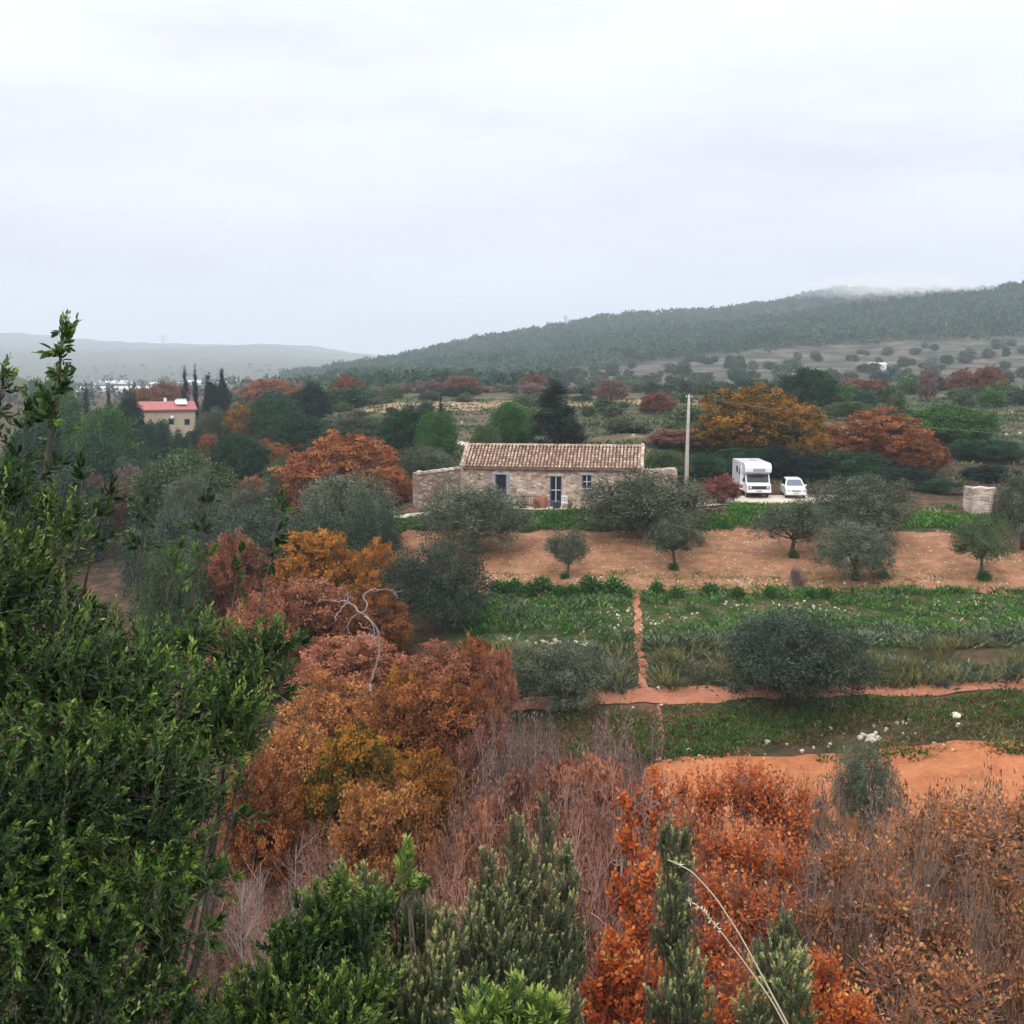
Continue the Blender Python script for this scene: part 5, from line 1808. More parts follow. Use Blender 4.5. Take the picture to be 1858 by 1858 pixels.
# cab: bonnet and windscreen frame
g.prismx([(1.499, 0.42), (-0.55, 0.42), (-0.62, 0.55), (-0.6, 1.0), (-0.1, 1.14), (0.32, 1.848), (1.499, 1.848)], -W_ / 2 + 0.14, W_ / 2 - 0.14)
g.build('cab', M['carwhite'], rv)
g = MB()
g.prismx([(-0.075, 1.17), (0.29, 1.78), (0.27, 1.79), (-0.095, 1.18)], -W_ / 2 + 0.22, W_ / 2 - 0.22)
g.build('windscreen', M['dark_glass'], rv)
g = MB()
g.box((0, -0.635, 0.83), (1.62, 0.05, 0.24))
gr = g.build('grille', M['grille'], rv)
for s in (-1, 1):
    g = MB()
    g.tube([(s * 0.66, -0.64, 0.83), (s * 0.66, -0.68, 0.83)], 0.10, 14)
    g.build('headlight', M['lamp'], rv)
g = MB()
g.box((0, -0.68, 0.56), (1.86, 0.14, 0.17))
g.build('bumper', M['carwhite'], rv)
g = MB()
g.box((0, -0.755, 0.57), (0.42, 0.012, 0.11))
g.build('number_plate', M['greypaint'], rv)
g = MB()
g.box((0.06, -0.155, hr - 0.55), (0.95, 0.03, 0.34))
w = g.build('window', M['greypaint'], rv)
MB().box((0.06, -0.175, hr - 0.55), (0.83, 0.012, 0.24)).build('pane', M['shutter'], w)
g = MB()
g.box((-W_ / 2 - 0.006, 3.2, 1.95), (0.02, 0.9, 0.55))
w = g.build('window', M['greypaint'], rv)
MB().box((-W_ / 2 - 0.02, 3.2, 1.95), (0.012, 0.78, 0.45)).build('pane', M['dark_glass'], w)
g = MB()
g.box((-W_ / 2 - 0.008, 1.95, 1.35), (0.024, 0.62, 1.75))
d = g.build('door', M['carwhite'], rv)
MB().box((-W_ / 2 - 0.024, 1.95, 1.85), (0.012, 0.36, 0.5)).build('door_window', M['dark_glass'], d)
g = MB()
g.prismx([(0.35, 1.2), (1.0, 1.2), (1.0, 1.72), (0.55, 1.72)], -W_ / 2 + 0.125, -W_ / 2 + 0.14)
g.build('side_window', M['dark_glass'], rv)
g = MB()
g.prismx([(0.35, 1.2), (1.0, 1.2), (1.0, 1.72), (0.55, 1.72)], W_ / 2 - 0.14, W_ / 2 - 0.125)
g.build('side_window', M['dark_glass'], rv)
for s in (-1, 1):
    g = MB()
    g.box((s * (W_ / 2 + 0.0), 0.22, 1.35), (0.14, 0.06, 0.3))
    g.build('wing_mirror', M['black'], rv)
    wheel('wheel', rv, s * 0.78, 0.25, 0.33, 0.2)
    wheel('wheel', rv, s * 0.82, 4.3, 0.33, 0.22)
g = MB()
g.box((0, 1.9, 0.36), (1.5, 4.4, 0.16))
g.build('chassis', M['black'], rv)
g = MB()
g.box((0.1, 3.0, hr + 0.03), (0.5, 0.5, 0.1), taper=(0.85, 0.85))
g.build('roof_vent', M['greypaint'], rv)


def hatchback():
    c = empty('parked_car')
    W = 1.52
    g = MB()
    # lower body with slightly narrower front
    prof = [(-0.1, 0.28), (-0.12, 0.55), (0.0, 0.72), (0.85, 0.86), (3.3, 0.88), (3.5, 0.8), (3.52, 0.32), (3.4, 0.26), (0, 0.24)]
    g.prismx(prof, -W / 2, W / 2)
    g.build('body', M['carwhite'], c)
    g = MB()
    # tapered cabin
    zb, zt = 0.862, 1.36
    v = [(-W / 2 + 0.04, 0.85, zb), (W / 2 - 0.04, 0.85, zb), (W / 2 - 0.04, 3.45, zb), (-W / 2 + 0.04, 3.45, zb),
         (-W / 2 + 0.2, 1.5, zt), (W / 2 - 0.2, 1.5, zt), (W / 2 - 0.2, 3.05, zt), (-W / 2 + 0.2, 3.05, zt)]
    g.add(v, np.array([(0, 3, 2, 1), (4, 5, 6, 7), (0, 1, 5, 4), (1, 2, 6, 5), (2, 3, 7, 6), (3, 0, 4, 7)]))
    v2 = [(-W / 2 + 0.2, 1.5, zt), (W / 2 - 0.2, 1.5, zt), (W / 2 - 0.2, 3.05, zt), (-W / 2 + 0.2, 3.05, zt),
          (-W / 2 + 0.3, 1.65, zt + 0.05), (W / 2 - 0.3, 1.65, zt + 0.05), (W / 2 - 0.3, 2.9, zt + 0.05), (-W / 2 + 0.3, 2.9, zt + 0.05)]
    g.add(np.array(v2) + np.array([0, 0, 0.002]), np.array([(4, 5, 6, 7), (0, 1, 5, 4), (1, 2, 6, 5), (2, 3, 7, 6), (3, 0, 4, 7)]))
    g.build('cabin', M['carwhite'], c)

    def quad(name, a, b_, c_, d_, off, mat):
        q = np.array([a, b_, c_, d_], float)
        cc = q.mean(0)
        q = cc + (q - cc) * 0.87 + np.array(off)
        n_ = np.cross(q[1] - q[0], q[3] - q[0])
        n_ = n_ / np.linalg.norm(n_) * 0.01
        m = MB()
        m.add(np.concatenate([q, q + n_]), np.array([(0, 1, 2, 3), (7, 6, 5, 4), (0, 4, 5, 1), (1, 5, 6, 2), (2, 6, 7, 3), (3, 7, 4, 0)]))
        m.build(name, mat, c)
    quad('windscreen', v[0], v[1], v[5], v[4], (0, -0.012, 0.008), M['glass_blue'])
    quad('rear_window', v[2], v[3], v[7], v[6], (0, 0.012, 0.008), M['dark_glass'])
    quad('side_window', v[3], v[0], v[4], v[7], (-0.012, 0, 0.006), M['dark_glass'])
    quad('side_window', v[1], v[2], v[6], v[5], (0.012, 0, 0.006), M['dark_glass'])
    MB().box((0, -0.128, 0.60), (0.7, 0.03, 0.09)).build('grille', M['grille'], c)
    for s in (-1, 1):
        MB().box((s * 0.56, -0.118, 0.61), (0.28, 0.05, 0.13)).build('headlight', M['lamp'], c)
        g = MB()
        g.box((s * (W / 2 + 0.07), 1.15, 0.93), (0.16, 0.09, 0.12))
        g.build('wing_mirror', M['carwhite'], c)
        wheel('wheel', c, s * (W / 2 - 0.1), 0.65, 0.28, 0.17)
        wheel('wheel', c, s * (W / 2 - 0.1), 2.95, 0.28, 0.17)
    MB().box((0, -0.15, 0.40), (W - 0.04, 0.1, 0.16)).build('bumper', M['carwhite'], c)
    MB().box((0, -0.205, 0.42), (0.42, 0.012, 0.1)).build('number_plate', M['greypaint'], c)
    return c


M['glass_blue'] = surf('windscreen_glass', (0.10, 0.12, 0.17), 0.15)
car = hatchback()
cp = P(1444, 906, 84.3)
car.location = (cp[0], 84.3, hz(cp[0], 85.3) + 0.07)
car.rotation_euler = (0, 0, R(-7))
car.scale = (1.02, 1, 1.0)
tag(car, 'small white hatchback parked right of the motorhome', 'car')
for x, y, Yd, rz, lab in ((672, 797, 128, 8, 'white car half hidden by bushes left of the dark green tree'), (706, 800, 124, -10, 'white car in the shade of the dark green tree left of the house')):
    c = copy_tree(car)
    X = ray(x, y)[0] * Yd
    z = hz(X, Yd)
    zt = ray(x, y - 12)[1] * Yd
    c.location = (X, Yd, z + 0.02)
    c.rotation_euler = (0, 0, R(rz))
    c['label'] = lab

# ------------------------------------------------------------------ red-roofed house in the valley
M['redroof'] = surf('red_roof', (0.38, 0.115, 0.11), 0.7, nscale=2, namt=0.18)
M['beigewall'] = surf('beige_wall', (0.46, 0.37, 0.27), 0.9, nscale=1.2, namt=0.15)
Yh = 166.0
hl = P(252, 744, Yh)
hr_ = P(356, 744, Yh + 3.4)
ux, uy = hr_[0] - hl[0], hr_[1] - hl[1]
LL = math.hypot(ux, uy)
zb = hz((hl[0] + hr_[0]) / 2, Yh) - 0.3
rh = empty('red_roofed_house', (hl[0], hl[1], zb), math.atan2(uy, ux))
tag(rh, 'beige house with a bright red roof among dark trees in the left valley', 'house')
eh = hl[2] - zb
rr = P(300, 730, Yh + 3)[2] - zb
g = MB()
g.box((LL / 2, 3.0, eh / 2), (LL - 0.3, 6.0, eh))
g.prismx([(0.0, eh), (6.0, eh), (3.0, rr - 0.12)], 0.15, LL - 0.15)
g.build('wall', M['beigewall'], rh)
g = MB()
g.prismx([(-0.35, eh - 0.14), (3.0, rr - 0.05), (6.35, eh - 0.14), (6.35, eh + 0.04), (3.0, rr + 0.12), (-0.35, eh + 0.04)], -0.15, LL + 0.15)
rf = g.build('roof', M['redroof'], rh)
g = MB()
g.prismx([(0.9, 0.0), (2.4, 0.0), (2.4, 0.05), (0.9, 0.05)], LL * 0.66, LL * 0.86)
sp_ = g.build('solar_panel', M['white'], rf)
sp_.location = (0, 0.0, eh + (rr - eh) * 0.36)
sp_.rotation_euler = (R(24), 0, 0)
MB().tube([(LL * 0.7, 2.9, rr + 0.25), (LL * 0.88, 2.9, rr + 0.25)], 0.26, 12).build('water_tank', M['greypaint'], rf)
MB().box((LL * 0.5, 3.0, rr + 0.3), (0.4, 0.4, 0.7)).build('chimney', M['white'], rf)
for fx_, z in ((0.83, eh - 1.9), (0.55, eh - 1.8)):
    w = MB().box((LL * fx_, -0.01, z), (0.95, 0.06, 1.0)).build('window', M['shutter'], rh)
    MB().box((LL * fx_, -0.05, z), (0.75, 0.03, 0.85)).build('pane', M['dark_glass'], w)
MB().tube([(LL * 0.57, -0.12, eh - 1.2), (LL * 0.57, -0.2, eh - 1.2)], 0.3, 12).build('satellite_dish', M['white'], rh)
g = MB()
g.box((-0.6, 2.0, eh - 1.0), (1.3, 3.0, 0.12))
for y_ in (0.6, 3.4):
    g.box((-1.15, y_, (eh - 1.06) / 2), (0.16, 0.16, eh - 1.06))
g.build('porch', M['redroof'], rh)
# outbuilding, left below
oq = P(232, 790, 156)
ob = empty('outbuilding', (oq[0], 156, hz(oq[0], 156)), 0.2)
tag(ob, 'low grey rubble outbuilding left below the red-roofed house', 'outbuilding')
MB().box((0, 1.5, 1.0), (3.4, 3.0, 3.4)).build('wall', M['stone'], ob)
MB().box((0, 1.5, 2.8), (3.8, 3.4, 0.18)).build('roof', M['concrete'], ob)
MB().box((0.6, -0.02, 0.9), (0.9, 0.06, 1.6)).build('door', M['black'], ob)

# ------------------------------------------------------------------ far buildings
M['plastic'] = surf('greenhouse_film', (0.50, 0.52, 0.54), 0.4)


def greenhouse(xa, xb, ya, yb, Yd, label):
    A = P(xa, ya, Yd)
    B = P(xb, yb, Yd + 6)
    L = math.hypot(B[0] - A[0], B[1] - A[1])
    zg_ = min(hz(A[0], Yd), hz(B[0], Yd)) - 0.5
    top_ = max(A[2], zg_ + 3.0)
    e = empty('greenhouse', (A[0], Yd, zg_), math.atan2(B[1] - A[1], B[0] - A[0]))
    h = top_ - zg_
    D = 14.0
    n = 8
    poly = [(D, 0)] + [(D / 2 + D / 2 * math.cos(PI * i / n), h * 0.55 + h * 0.45 * math.sin(PI * i / n)) for i in range(n + 1)] + [(0, 0)]
    MB().prismx(poly[::-1], 0, L).build('cover', M['plastic'], e)
    g = MB()
    for i in range(0, 9):
        g.box((L * i / 8, -0.05, h * 0.28), (0.25, 0.08, h * 0.56))
    g.build('frame', M['greypaint'], e)
    tag(e, label, 'greenhouse')


greenhouse(138, 298, 701, 704, 640, 'long white plastic greenhouse nearest to the dark cypress on the valley floor')
greenhouse(255, 335, 694, 695, 820, 'shorter pale greenhouse behind the long white one')
greenhouse(330, 440, 690, 691, 900, 'faint white greenhouse seen behind the cypress clump')
greenhouse(180, 240, 690, 691, 860, 'faint greenhouse among blurred trees at the far left')


def far_house(x, yb, w, h, Yd, label, roof, n=2):
    A = P(x, yb, Yd)
    zg_ = hz(A[0], Yd)
    W = w * Yd / FPX
    Hh = h * Yd / FPX
    zb_ = min(A[2], zg_ + 0.5)
    e = empty('far_house', (A[0], Yd, zb_ - 0.3), 0.15)
    MB().box((0, W * 0.3, Hh / 2 - 1.5), (W, W * 0.6, Hh + 3.0)).build('wall', M['white'], e)
    MB().prismx([(-0.3, Hh), (W * 0.3, Hh + W * 0.12), (W * 0.6 + 0.3, Hh)], -W / 2 - 0.3, W / 2 + 0.3).build('roof', roof, e)
    for i in range(n):
        MB().box((W * (-0.25 + 0.5 * i), -0.05, Hh * 0.5), (W * 0.1, 0.12, Hh * 0.3)).build('window', M['dark_glass'], e)
    tag(e, label, 'house')


far_house(1595, 671, 28, 11, 440, 'white farmhouse on the brown hillside meadow below the forest', M['white'])
far_house(1620, 672, 12, 7, 432, 'small white shed right of the hillside farmhouse', M['white'], 1)
far_house(165, 693, 14, 8, 900, 'tiny pale house beyond the greenhouses, left one of the pair', M['greypaint'])
far_house(182, 690, 10, 7, 960, 'tiny pale house beyond the greenhouses, right one of the pair', M['greypaint'], 1)


def pylon(x, yt, yb, Yd, label):
    A = P(x, yb, Yd)
    zg_ = hz(A[0], Yd)
    Hh = P(x, yt, Yd)[2] - zg_
    e = empty('power_pylon', (A[0], Yd, zg_))
    g = MB()
    w0, w1 = Hh * 0.11, Hh * 0.02
    for sx in (-1, 1):
        for sy in (-1, 1):
            g.tube([(sx * w0, sy * w0, -1), (sx * w1, sy * w1, Hh)], 0.22, 4)
    for i in range(6):
        a, b2 = i / 6, (i + 1) / 6
        wa_, wb_ = w0 + (w1 - w0) * a, w0 + (w1 - w0) * b2
        for sy in (-1, 1):
            g.tube([(-wa_, sy * wa_, Hh * a), (wb_, sy * wb_, Hh * b2)], 0.12, 4)
            g.tube([(wa_, sy * wa_, Hh * a), (-wb_, sy * wb_, Hh * b2)], 0.12, 4)
    g.build('tower', M['greypaint'], e)
    g = MB()
    for z, w in ((0.72, 0.17), (0.84, 0.22), (0.95, 0.14)):
        g.tube([(-Hh * w, 0, Hh * z), (0, 0, Hh * z + Hh * 0.03), (Hh * w, 0, Hh * z)], 0.2, 4)
    g.build('cross_arms', M['greypaint'], e)
    tag(e, label, 'power pylon')


pylon(1026, 572, 596, 1100, 'faint power pylon on the skyline of the forested hill')
pylon(296, 608, 626, 1900, 'very faint power pylon on the misty far hill at the left')


# ------------------------------------------------------------------ the bare dead tree in the thicket
def dead_tree():
    Y0 = 42.5
    base = P(672, 1240, Y0)
    root = empty('dead_tree', (base[0], Y0, hz(base[0], Y0)))
    tag(root, 'pale leafless dead tree with twisted limbs standing among the orange oaks', 'dead tree')
    o = np.array(root.location)
    g = MB()
    rr = np.random.default_rng(77)

    def L(px, r0, r1, dy=0.0):
        pts = np.array([P(a, b, Y0 + dy * i * 0.2) - o for i, (a, b) in enumerate(px)])
        m = (len(pts) - 1) * 5 + 1
        q = np.linspace(0, len(pts) - 1, m)
        C2 = np.stack([np.interp(q, range(len(pts)), pts[:, k]) for k in range(3)], 1)
        for _ in range(3):
            C2[1:-1] = (C2[:-2] + 2 * C2[1:-1] + C2[2:]) / 4
        C2[1:-1] += rr.normal(size=(m - 2, 3)) * 0.018
        g.tube(C2, np.linspace(r0, r1, m) * 0.8, 6)
        for _ in range(len(pts)):
            k = rr.integers(1, m)
            d = nrm(rdir(1, rr)[0] + np.array([0, 0, 0.3]))
            e = C2[k] + d * rr.uniform(0.15, 0.4)
            g.tube([C2[k], (C2[k] + e) / 2 + rr.normal(size=3) * 0.03, e], [0.014, 0.01, 0.005], 4)
    zb = P(672, 1240, Y0) - o
    g.tube([(zb[0], 0, -0.3), (zb[0], 0, zb[2])], [0.07, 0.05], 7)
    L([(672, 1242), (690, 1185), (688, 1150), (672, 1122), (655, 1112)], 0.05, 0.05)
    L([(688, 1160), (660, 1150), (642, 1160), (634, 1185)], 0.03, 0.015)
    L([(658, 1114), (640, 1098), (631, 1092)], 0.065, 0.045)
    L([(631, 1092), (605, 1089), (578, 1089)], 0.038, 0.015, 1)
    L([(631, 1092), (630, 1080), (632, 1074)], 0.045, 0.02)
    L([(588, 1090), (586, 1076)], 0.022, 0.012)
    L([(631, 1092), (618, 1106), (608, 1118), (608, 1128)], 0.03, 0.012, -1)
    L([(658, 1113), (668, 1098), (655, 1082), (672, 1070), (700, 1068), (716, 1076), (732, 1072)], 0.04, 0.014, 1)
    L([(716, 1076), (722, 1084)], 0.025, 0.012)
    L([(655, 1112), (635, 1122), (630, 1140), (640, 1160)], 0.03, 0.012, -1)
    L([(660, 1118), (676, 1130), (680, 1160), (668, 1180)], 0.03, 0.012, -1)
    L([(650, 1130), (662, 1140), (676, 1142)], 0.03, 0.015)
    g.build('trunk', M['bark_pale'], root)


dead_tree()
# pale bare saplings at the left in the valley
for x, yt, yb, Yd, lab in ((535, 1535, 1700, 16.5, 'tall pale bare sapling seen past the near evergreen shrub'), (470, 1565, 1700, 16, 'pale bare sapling left of the tallest one'), (438, 1600, 1720, 15.5, 'short pale sapling nearest to the evergreen shrub')):
    X = ray(x, yb)[0] * Yd
    zg = hz(X, Yd)
    r = np.random.default_rng(int(x))
    root = empty('bare_sapling', (X, Yd, zg))
    tag(root, lab, 'sapling')
    hh_ = ray(x, yt)[1] * Yd - zg
    g = MB()
    g.tube([(0, 0, -0.2), (0.05, 0, hh_ * 0.4), (0.0, 0, hh_ * 0.75), (0.06, 0, hh_)], [0.02, 0.016, 0.010, 0.004], 6)
    g.build('stem', M['bark_pale'], root)
    t = MB()
    A, B, n = [], [], 26
    s = r.uniform(0.3, 0.95, n)
    A = np.stack([0.03 * np.ones(n), np.zeros(n), s * hh_], 1)
    d = nrm(np.stack([r.normal(size=n), r.normal(size=n), np.full(n, 1.7)], 1))
    B = A + d * (0.2 + 0.45 * (1 - s))[:, None] * hh_ * 0.42
    t.sticks(A, B, 0.006, 0.003, 4)
    k = np.repeat(np.arange(n), 3)
    A2 = A[k] + (B - A)[k] * r.uniform(0.3, 0.8, 3 * n)[:, None]
    B2 = A2 + nrm(d[k] + r.normal(size=(3 * n, 3)) * 0.45) * 0.09 * hh_
    t.sticks(A2, B2, 0.003, 0.0015, 3)
    t.build('twigs', M['bark_pale'], root)


# ------------------------------------------------------------------ near shrubs with real leaves
def shoots(g, st, S0, D0, L, per, ll, lw, r, ang=0.75, tipv=0.5, basev=0.15, style='leaf', start=0.12, srad=0.004, fill=None):
    """leaves in a spiral along straight shoots; g leaf builder, st stem builder"""
    n = len(S0)
    L = np.broadcast_to(L, (n,))
    E = S0 + D0 * L[:, None]
    if st is not None:
        st.sticks(S0, E, srad, srad * 0.4, 4)
    ref = rdir(n, r)
    p = nrm(np.cross(D0, ref))
    q = np.cross(D0, p)
    j = np.tile(np.arange(per), n)
    i = np.repeat(np.arange(n), per)
    s = start + (1 - start) * (j + r.random(n * per) * 0.8) / per
    th = j * 2.4 + np.repeat(r.uniform(0, 6.28, n), per) + r.normal(size=n * per) * 0.3
    perp = p[i] * np.cos(th)[:, None] + q[i] * np.sin(th)[:, None]
    an = ang * (1.15 - 0.55 * s) * r.uniform(0.7, 1.25, n * per)
    D = nrm(D0[i] * np.cos(an)[:, None] + perp * np.sin(an)[:, None] + r.normal(size=(n * per, 3)) * 0.08)
    B = S0[i] + D0[i] * (L[i] * np.minimum(s, 1))[:, None]
    W = nrm(np.cross(D0[i], D) + r.normal(size=(n * per, 3)) * 0.25)
    W = nrm(W - D * (W * D).sum(1)[:, None])
    drift = 0.16 * wav(S0[:, 0] * 3, S0[:, 2] * 3 + S0[:, 1], 91, 4, 2.6)
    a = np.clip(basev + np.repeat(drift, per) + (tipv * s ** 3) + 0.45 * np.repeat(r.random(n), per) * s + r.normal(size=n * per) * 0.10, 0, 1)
    sz = (1.05 - 0.35 * s) * r.uniform(0.7, 1.3, n * per) * np.repeat(r.uniform(0.75, 1.3, n), per)
    if style == 'leaf':
        g.leaves(B, D, W, ll * sz, lw * sz, mat=0, a=a)
    else:
        g.diamonds(B, D, W, ll * sz, lw * sz, 0, a)
    return E


def lobe_shoots(lobes, n, r, lmin, lmax, up=0.7, out=0.8, squash=1.0, depth=1.0, front=0.0):
    lb = np.array(lobes, float)
    C = np.array([P(l[0], l[1], l[3]) for l in lobes])
    RR = np.array([l[2] * l[3] / FPX for l in lobes])
    w = RR ** 2
    k = r.choice(len(lb), n, p=w / w.sum())
    d = rdir(n, r)
    d[:, 1] -= front * r.random(n)
    d = nrm(d)
    rr = 0.35 + 0.65 * r.random(n) ** 0.5
    tip = C[k] + d * (RR[k] * rr)[:, None] * np.array([1, depth, squash])
    D = nrm(d * out + np.array([0, 0, up]) + r.normal(size=(n, 3)) * 0.25)
    L = r.uniform(lmin, lmax, n)
    return tip - D * L[:, None], D, L, C, RR


def stems_to(st, base, targets, r0, r, k=6):
    for t in targets:
        t = np.array(t)
        m = base * 0.5 + t * 0.5 + np.array([0, 0, 0.12]) + r.normal(size=3) * 0.08
        st.tube([base, m, t], [r0, r0 * 0.7, r0 * 0.35], k)


def near_shrub():
    r = np.random.default_rng(500)
    lobes = [(5, 880, 75, 5.2), (50, 1010, 120, 5.3), (90, 900, 40, 5.3), (130, 1120, 85, 5.5), (190, 1170, 80, 5.5), (270, 1170, 80, 5.7), (350, 1150, 65, 5.8), (430, 1190, 95, 5.9), (480, 1170, 70, 6.0),
             (60, 1220, 190, 5.0), (230, 1280, 170, 5.2), (370, 1290, 130, 5.5), (440, 1260, 80, 5.7), (430, 1330, 60, 5.8), (80, 1450, 210, 4.8), (260, 1440, 160, 5.0), (350, 1440, 90, 5.2), (60, 1650, 210, 4.6),
             (230, 1600, 150, 4.8), (330, 1530, 80, 5.0), (300, 1660, 80, 4.9), (100, 1820, 180, 4.5), (250, 1790, 90, 4.7), (300, 1720, 55, 4.9), (330, 1800, 70, 4.9), (385, 1850, 60, 5.0), (360, 1580, 50, 5.1), (160, 1700, 120, 4.6), (-60, 1100, 200, 5.0), (-60, 1500, 250, 4.6), (110, 930, 60, 5.2)]
    leaf, st = MB(), MB()
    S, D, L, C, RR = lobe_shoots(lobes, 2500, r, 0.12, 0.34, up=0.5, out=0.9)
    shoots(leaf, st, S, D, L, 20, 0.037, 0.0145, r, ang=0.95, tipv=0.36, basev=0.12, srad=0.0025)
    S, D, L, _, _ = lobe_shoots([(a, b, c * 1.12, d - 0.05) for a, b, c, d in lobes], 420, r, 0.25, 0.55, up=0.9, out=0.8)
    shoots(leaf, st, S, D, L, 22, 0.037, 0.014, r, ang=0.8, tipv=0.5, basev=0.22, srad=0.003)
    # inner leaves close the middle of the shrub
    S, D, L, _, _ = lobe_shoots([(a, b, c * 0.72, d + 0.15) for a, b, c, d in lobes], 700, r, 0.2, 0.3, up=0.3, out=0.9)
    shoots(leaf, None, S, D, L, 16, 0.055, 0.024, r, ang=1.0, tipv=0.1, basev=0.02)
    base = np.array([-2.1, 5.1, hz(-2.1, 5.1) - 0.1])
    stems_to(st, base, C, 0.018, r)
    # the upright sprigs that stand free of the mass: pixel polylines, distance
    sprigs = [([(62, 1000), (75, 900), (90, 800), (103, 720), (110, 650), (113, 585)], 5.3, 0.016, [(0.28, 1.0), (0.40, 1.0), (0.47, 0.9), (0.55, 0.85), (0.62, 0.6), (0.72, 0.3), (0.80, 0.5), (0.86, 0.8), (0.91, 0.9), (0.95, 0.9)]),
              ([(-20, 1000), (-10, 850), (-2, 740), (6, 665)], 5.2, 0.012, [(0.3, 1), (0.5, 1), (0.65, 0.8), (0.8, 0.7), (0.92, 0.7)]),
              ([(150, 1080), (168, 1000), (190, 930), (205, 870)], 5.6, 0.007, [(0.4, 0.8), (0.6, 0.8), (0.8, 0.8)]),
              ([(250, 1090), (258, 1010), (262, 930), (268, 905)], 5.8, 0.006, [(0.4, 0.8), (0.7, 0.7)]),
              ([(345, 1110), (362, 1010), (372, 930), (382, 880)], 5.9, 0.007, [(0.3, 0.8), (0.5, 0.8), (0.75, 0.8)]),
              ([(470, 1110), (492, 1010), (505, 940), (512, 895)], 6.1, 0.007, [(0.3, 0.8), (0.5, 0.7), (0.75, 0.8)]),
              ([(300, 1100), (315, 1030), (330, 985)], 5.9, 0.006, [(0.5, 0.8)]),
              ([(420, 1120), (430, 1040), (440, 990)], 6.0, 0.006, [(0.5, 0.8)]),
              ([(140, 1010), (150, 950), (148, 880), (146, 830)], 5.3, 0.006, [(0.4, 0.8), (0.7, 0.8)]),
              ([(20, 900), (40, 830), (48, 770), (52, 735)], 5.3, 0.007, [(0.3, 0.9), (0.6, 0.9), (0.8, 0.8)]),
              ([(480, 1220), (520, 1180), (556, 1165)], 6.0, 0.006, [(0.5, 0.9), (0.8, 0.8)]),
              ([(455, 1290), (500, 1262), (530, 1250)], 5.8, 0.006, [(0.5, 0.9)]),
              ([(380, 1500), (415, 1480), (440, 1470)], 5.2, 0.006, [(0.5, 0.9)]),
              ([(340, 1640), (390, 1600), (430, 1590)], 5.0, 0.006, [(0.5, 0.6)]),
              ([(320, 1720), (370, 1690), (400, 1665)], 4.9, 0.006, [(0.5, 0.7)])]
    for px, Y, rad, nodes in sprigs:
        pts = np.array([P(a, b, Y) for a, b in px])
        q = np.linspace(0, 1, 24)
        i = np.linspace(0, 1, len(pts))
        C2 = np.stack([np.interp(q, i, pts[:, k]) for k in range(3)], 1)
        st.tube(C2, np.linspace(rad, rad * 0.25, 24), 6)
        ax = nrm(C2[-1] - C2[-6])
        # tuft at the tip
        shoots(leaf, None, (C2[-5])[None], ax[None], np.linalg.norm(C2[-1] - C2[-5]) * 1.15, 16, 0.045, 0.014, r, ang=0.6, tipv=0.1, basev=0.12)
        for t, sc in nodes:
            c = np.array([np.interp(t, q, C2[:, k]) for k in range(3)])
            for m in range(4):
                d = nrm(ax * 0.6 + rdir(1, r)[0] * 0.95)
                l = r.uniform(0.06, 0.15) * sc * (1.6 if t < 0.65 else 1.0)
                shoots(leaf, st, c[None], d[None], l, int(8 + 5 * (t < 0.65)), 0.048, 0.020, r, ang=0.8, tipv=0.2, basev=0.1, srad=0.002)
    root = empty('evergreen_shrub', (-1.9, 5.0, hz(-1.9, 5.0)))
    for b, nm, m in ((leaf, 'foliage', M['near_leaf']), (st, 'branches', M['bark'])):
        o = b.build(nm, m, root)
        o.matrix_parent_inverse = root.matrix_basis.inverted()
    tag(root, 'huge glossy dark evergreen shrub with tall sprigs filling the left side', 'shrub')


near_shrub()


def leafy_bush(name, label, cat, lobes, base, n, per, lm, ll, lw, mat, seed, bark='bark', up=0.75, out=0.8, style='leaf', srad=0.003, ang=0.85, tipv=0.35, basev=0.1, inner=0, depth=1.0, squash=1.0, nst=None):
    r = np.random.default_rng(seed)
    leaf, st = MB(), MB()
    S, D, L, C, RR = lobe_shoots(lobes, n, r, lm[0], lm[1], up=up, out=out, depth=depth, squash=squash)
    shoots(leaf, st, S, D, L, per, ll, lw, r, ang=ang, tipv=tipv, basev=basev, style=style, srad=srad)
    if inner:
        S2, D2, L2, _, _ = lobe_shoots([(a, b, c * 0.7, d + 0.1) for a, b, c, d in lobes], inner, r, lm[0], lm[1], up=0.3, out=0.9)
        shoots(leaf, None, S2, D2, L2, per, ll * 1.1, lw * 1.2, r, ang=1.0, tipv=0.1, basev=0.03, style=style)
    bx = ray(base[0], 1800)[0] * base[1]
    bs = np.array([bx, base[1], hz(bx, base[1]) - 0.1])
    stems_to(st, bs, C[:nst], 0.014, r)
    root = empty(name, (bs[0], bs[1], bs[2] + 0.1))
    for b, nm, m in ((leaf, 'foliage', M[mat]), (st, 'branches', M[bark])):
        o = b.build(nm, m, root)
        o.matrix_parent_inverse = root.matrix_basis.inverted()
    tag(root, label, cat)
    return root


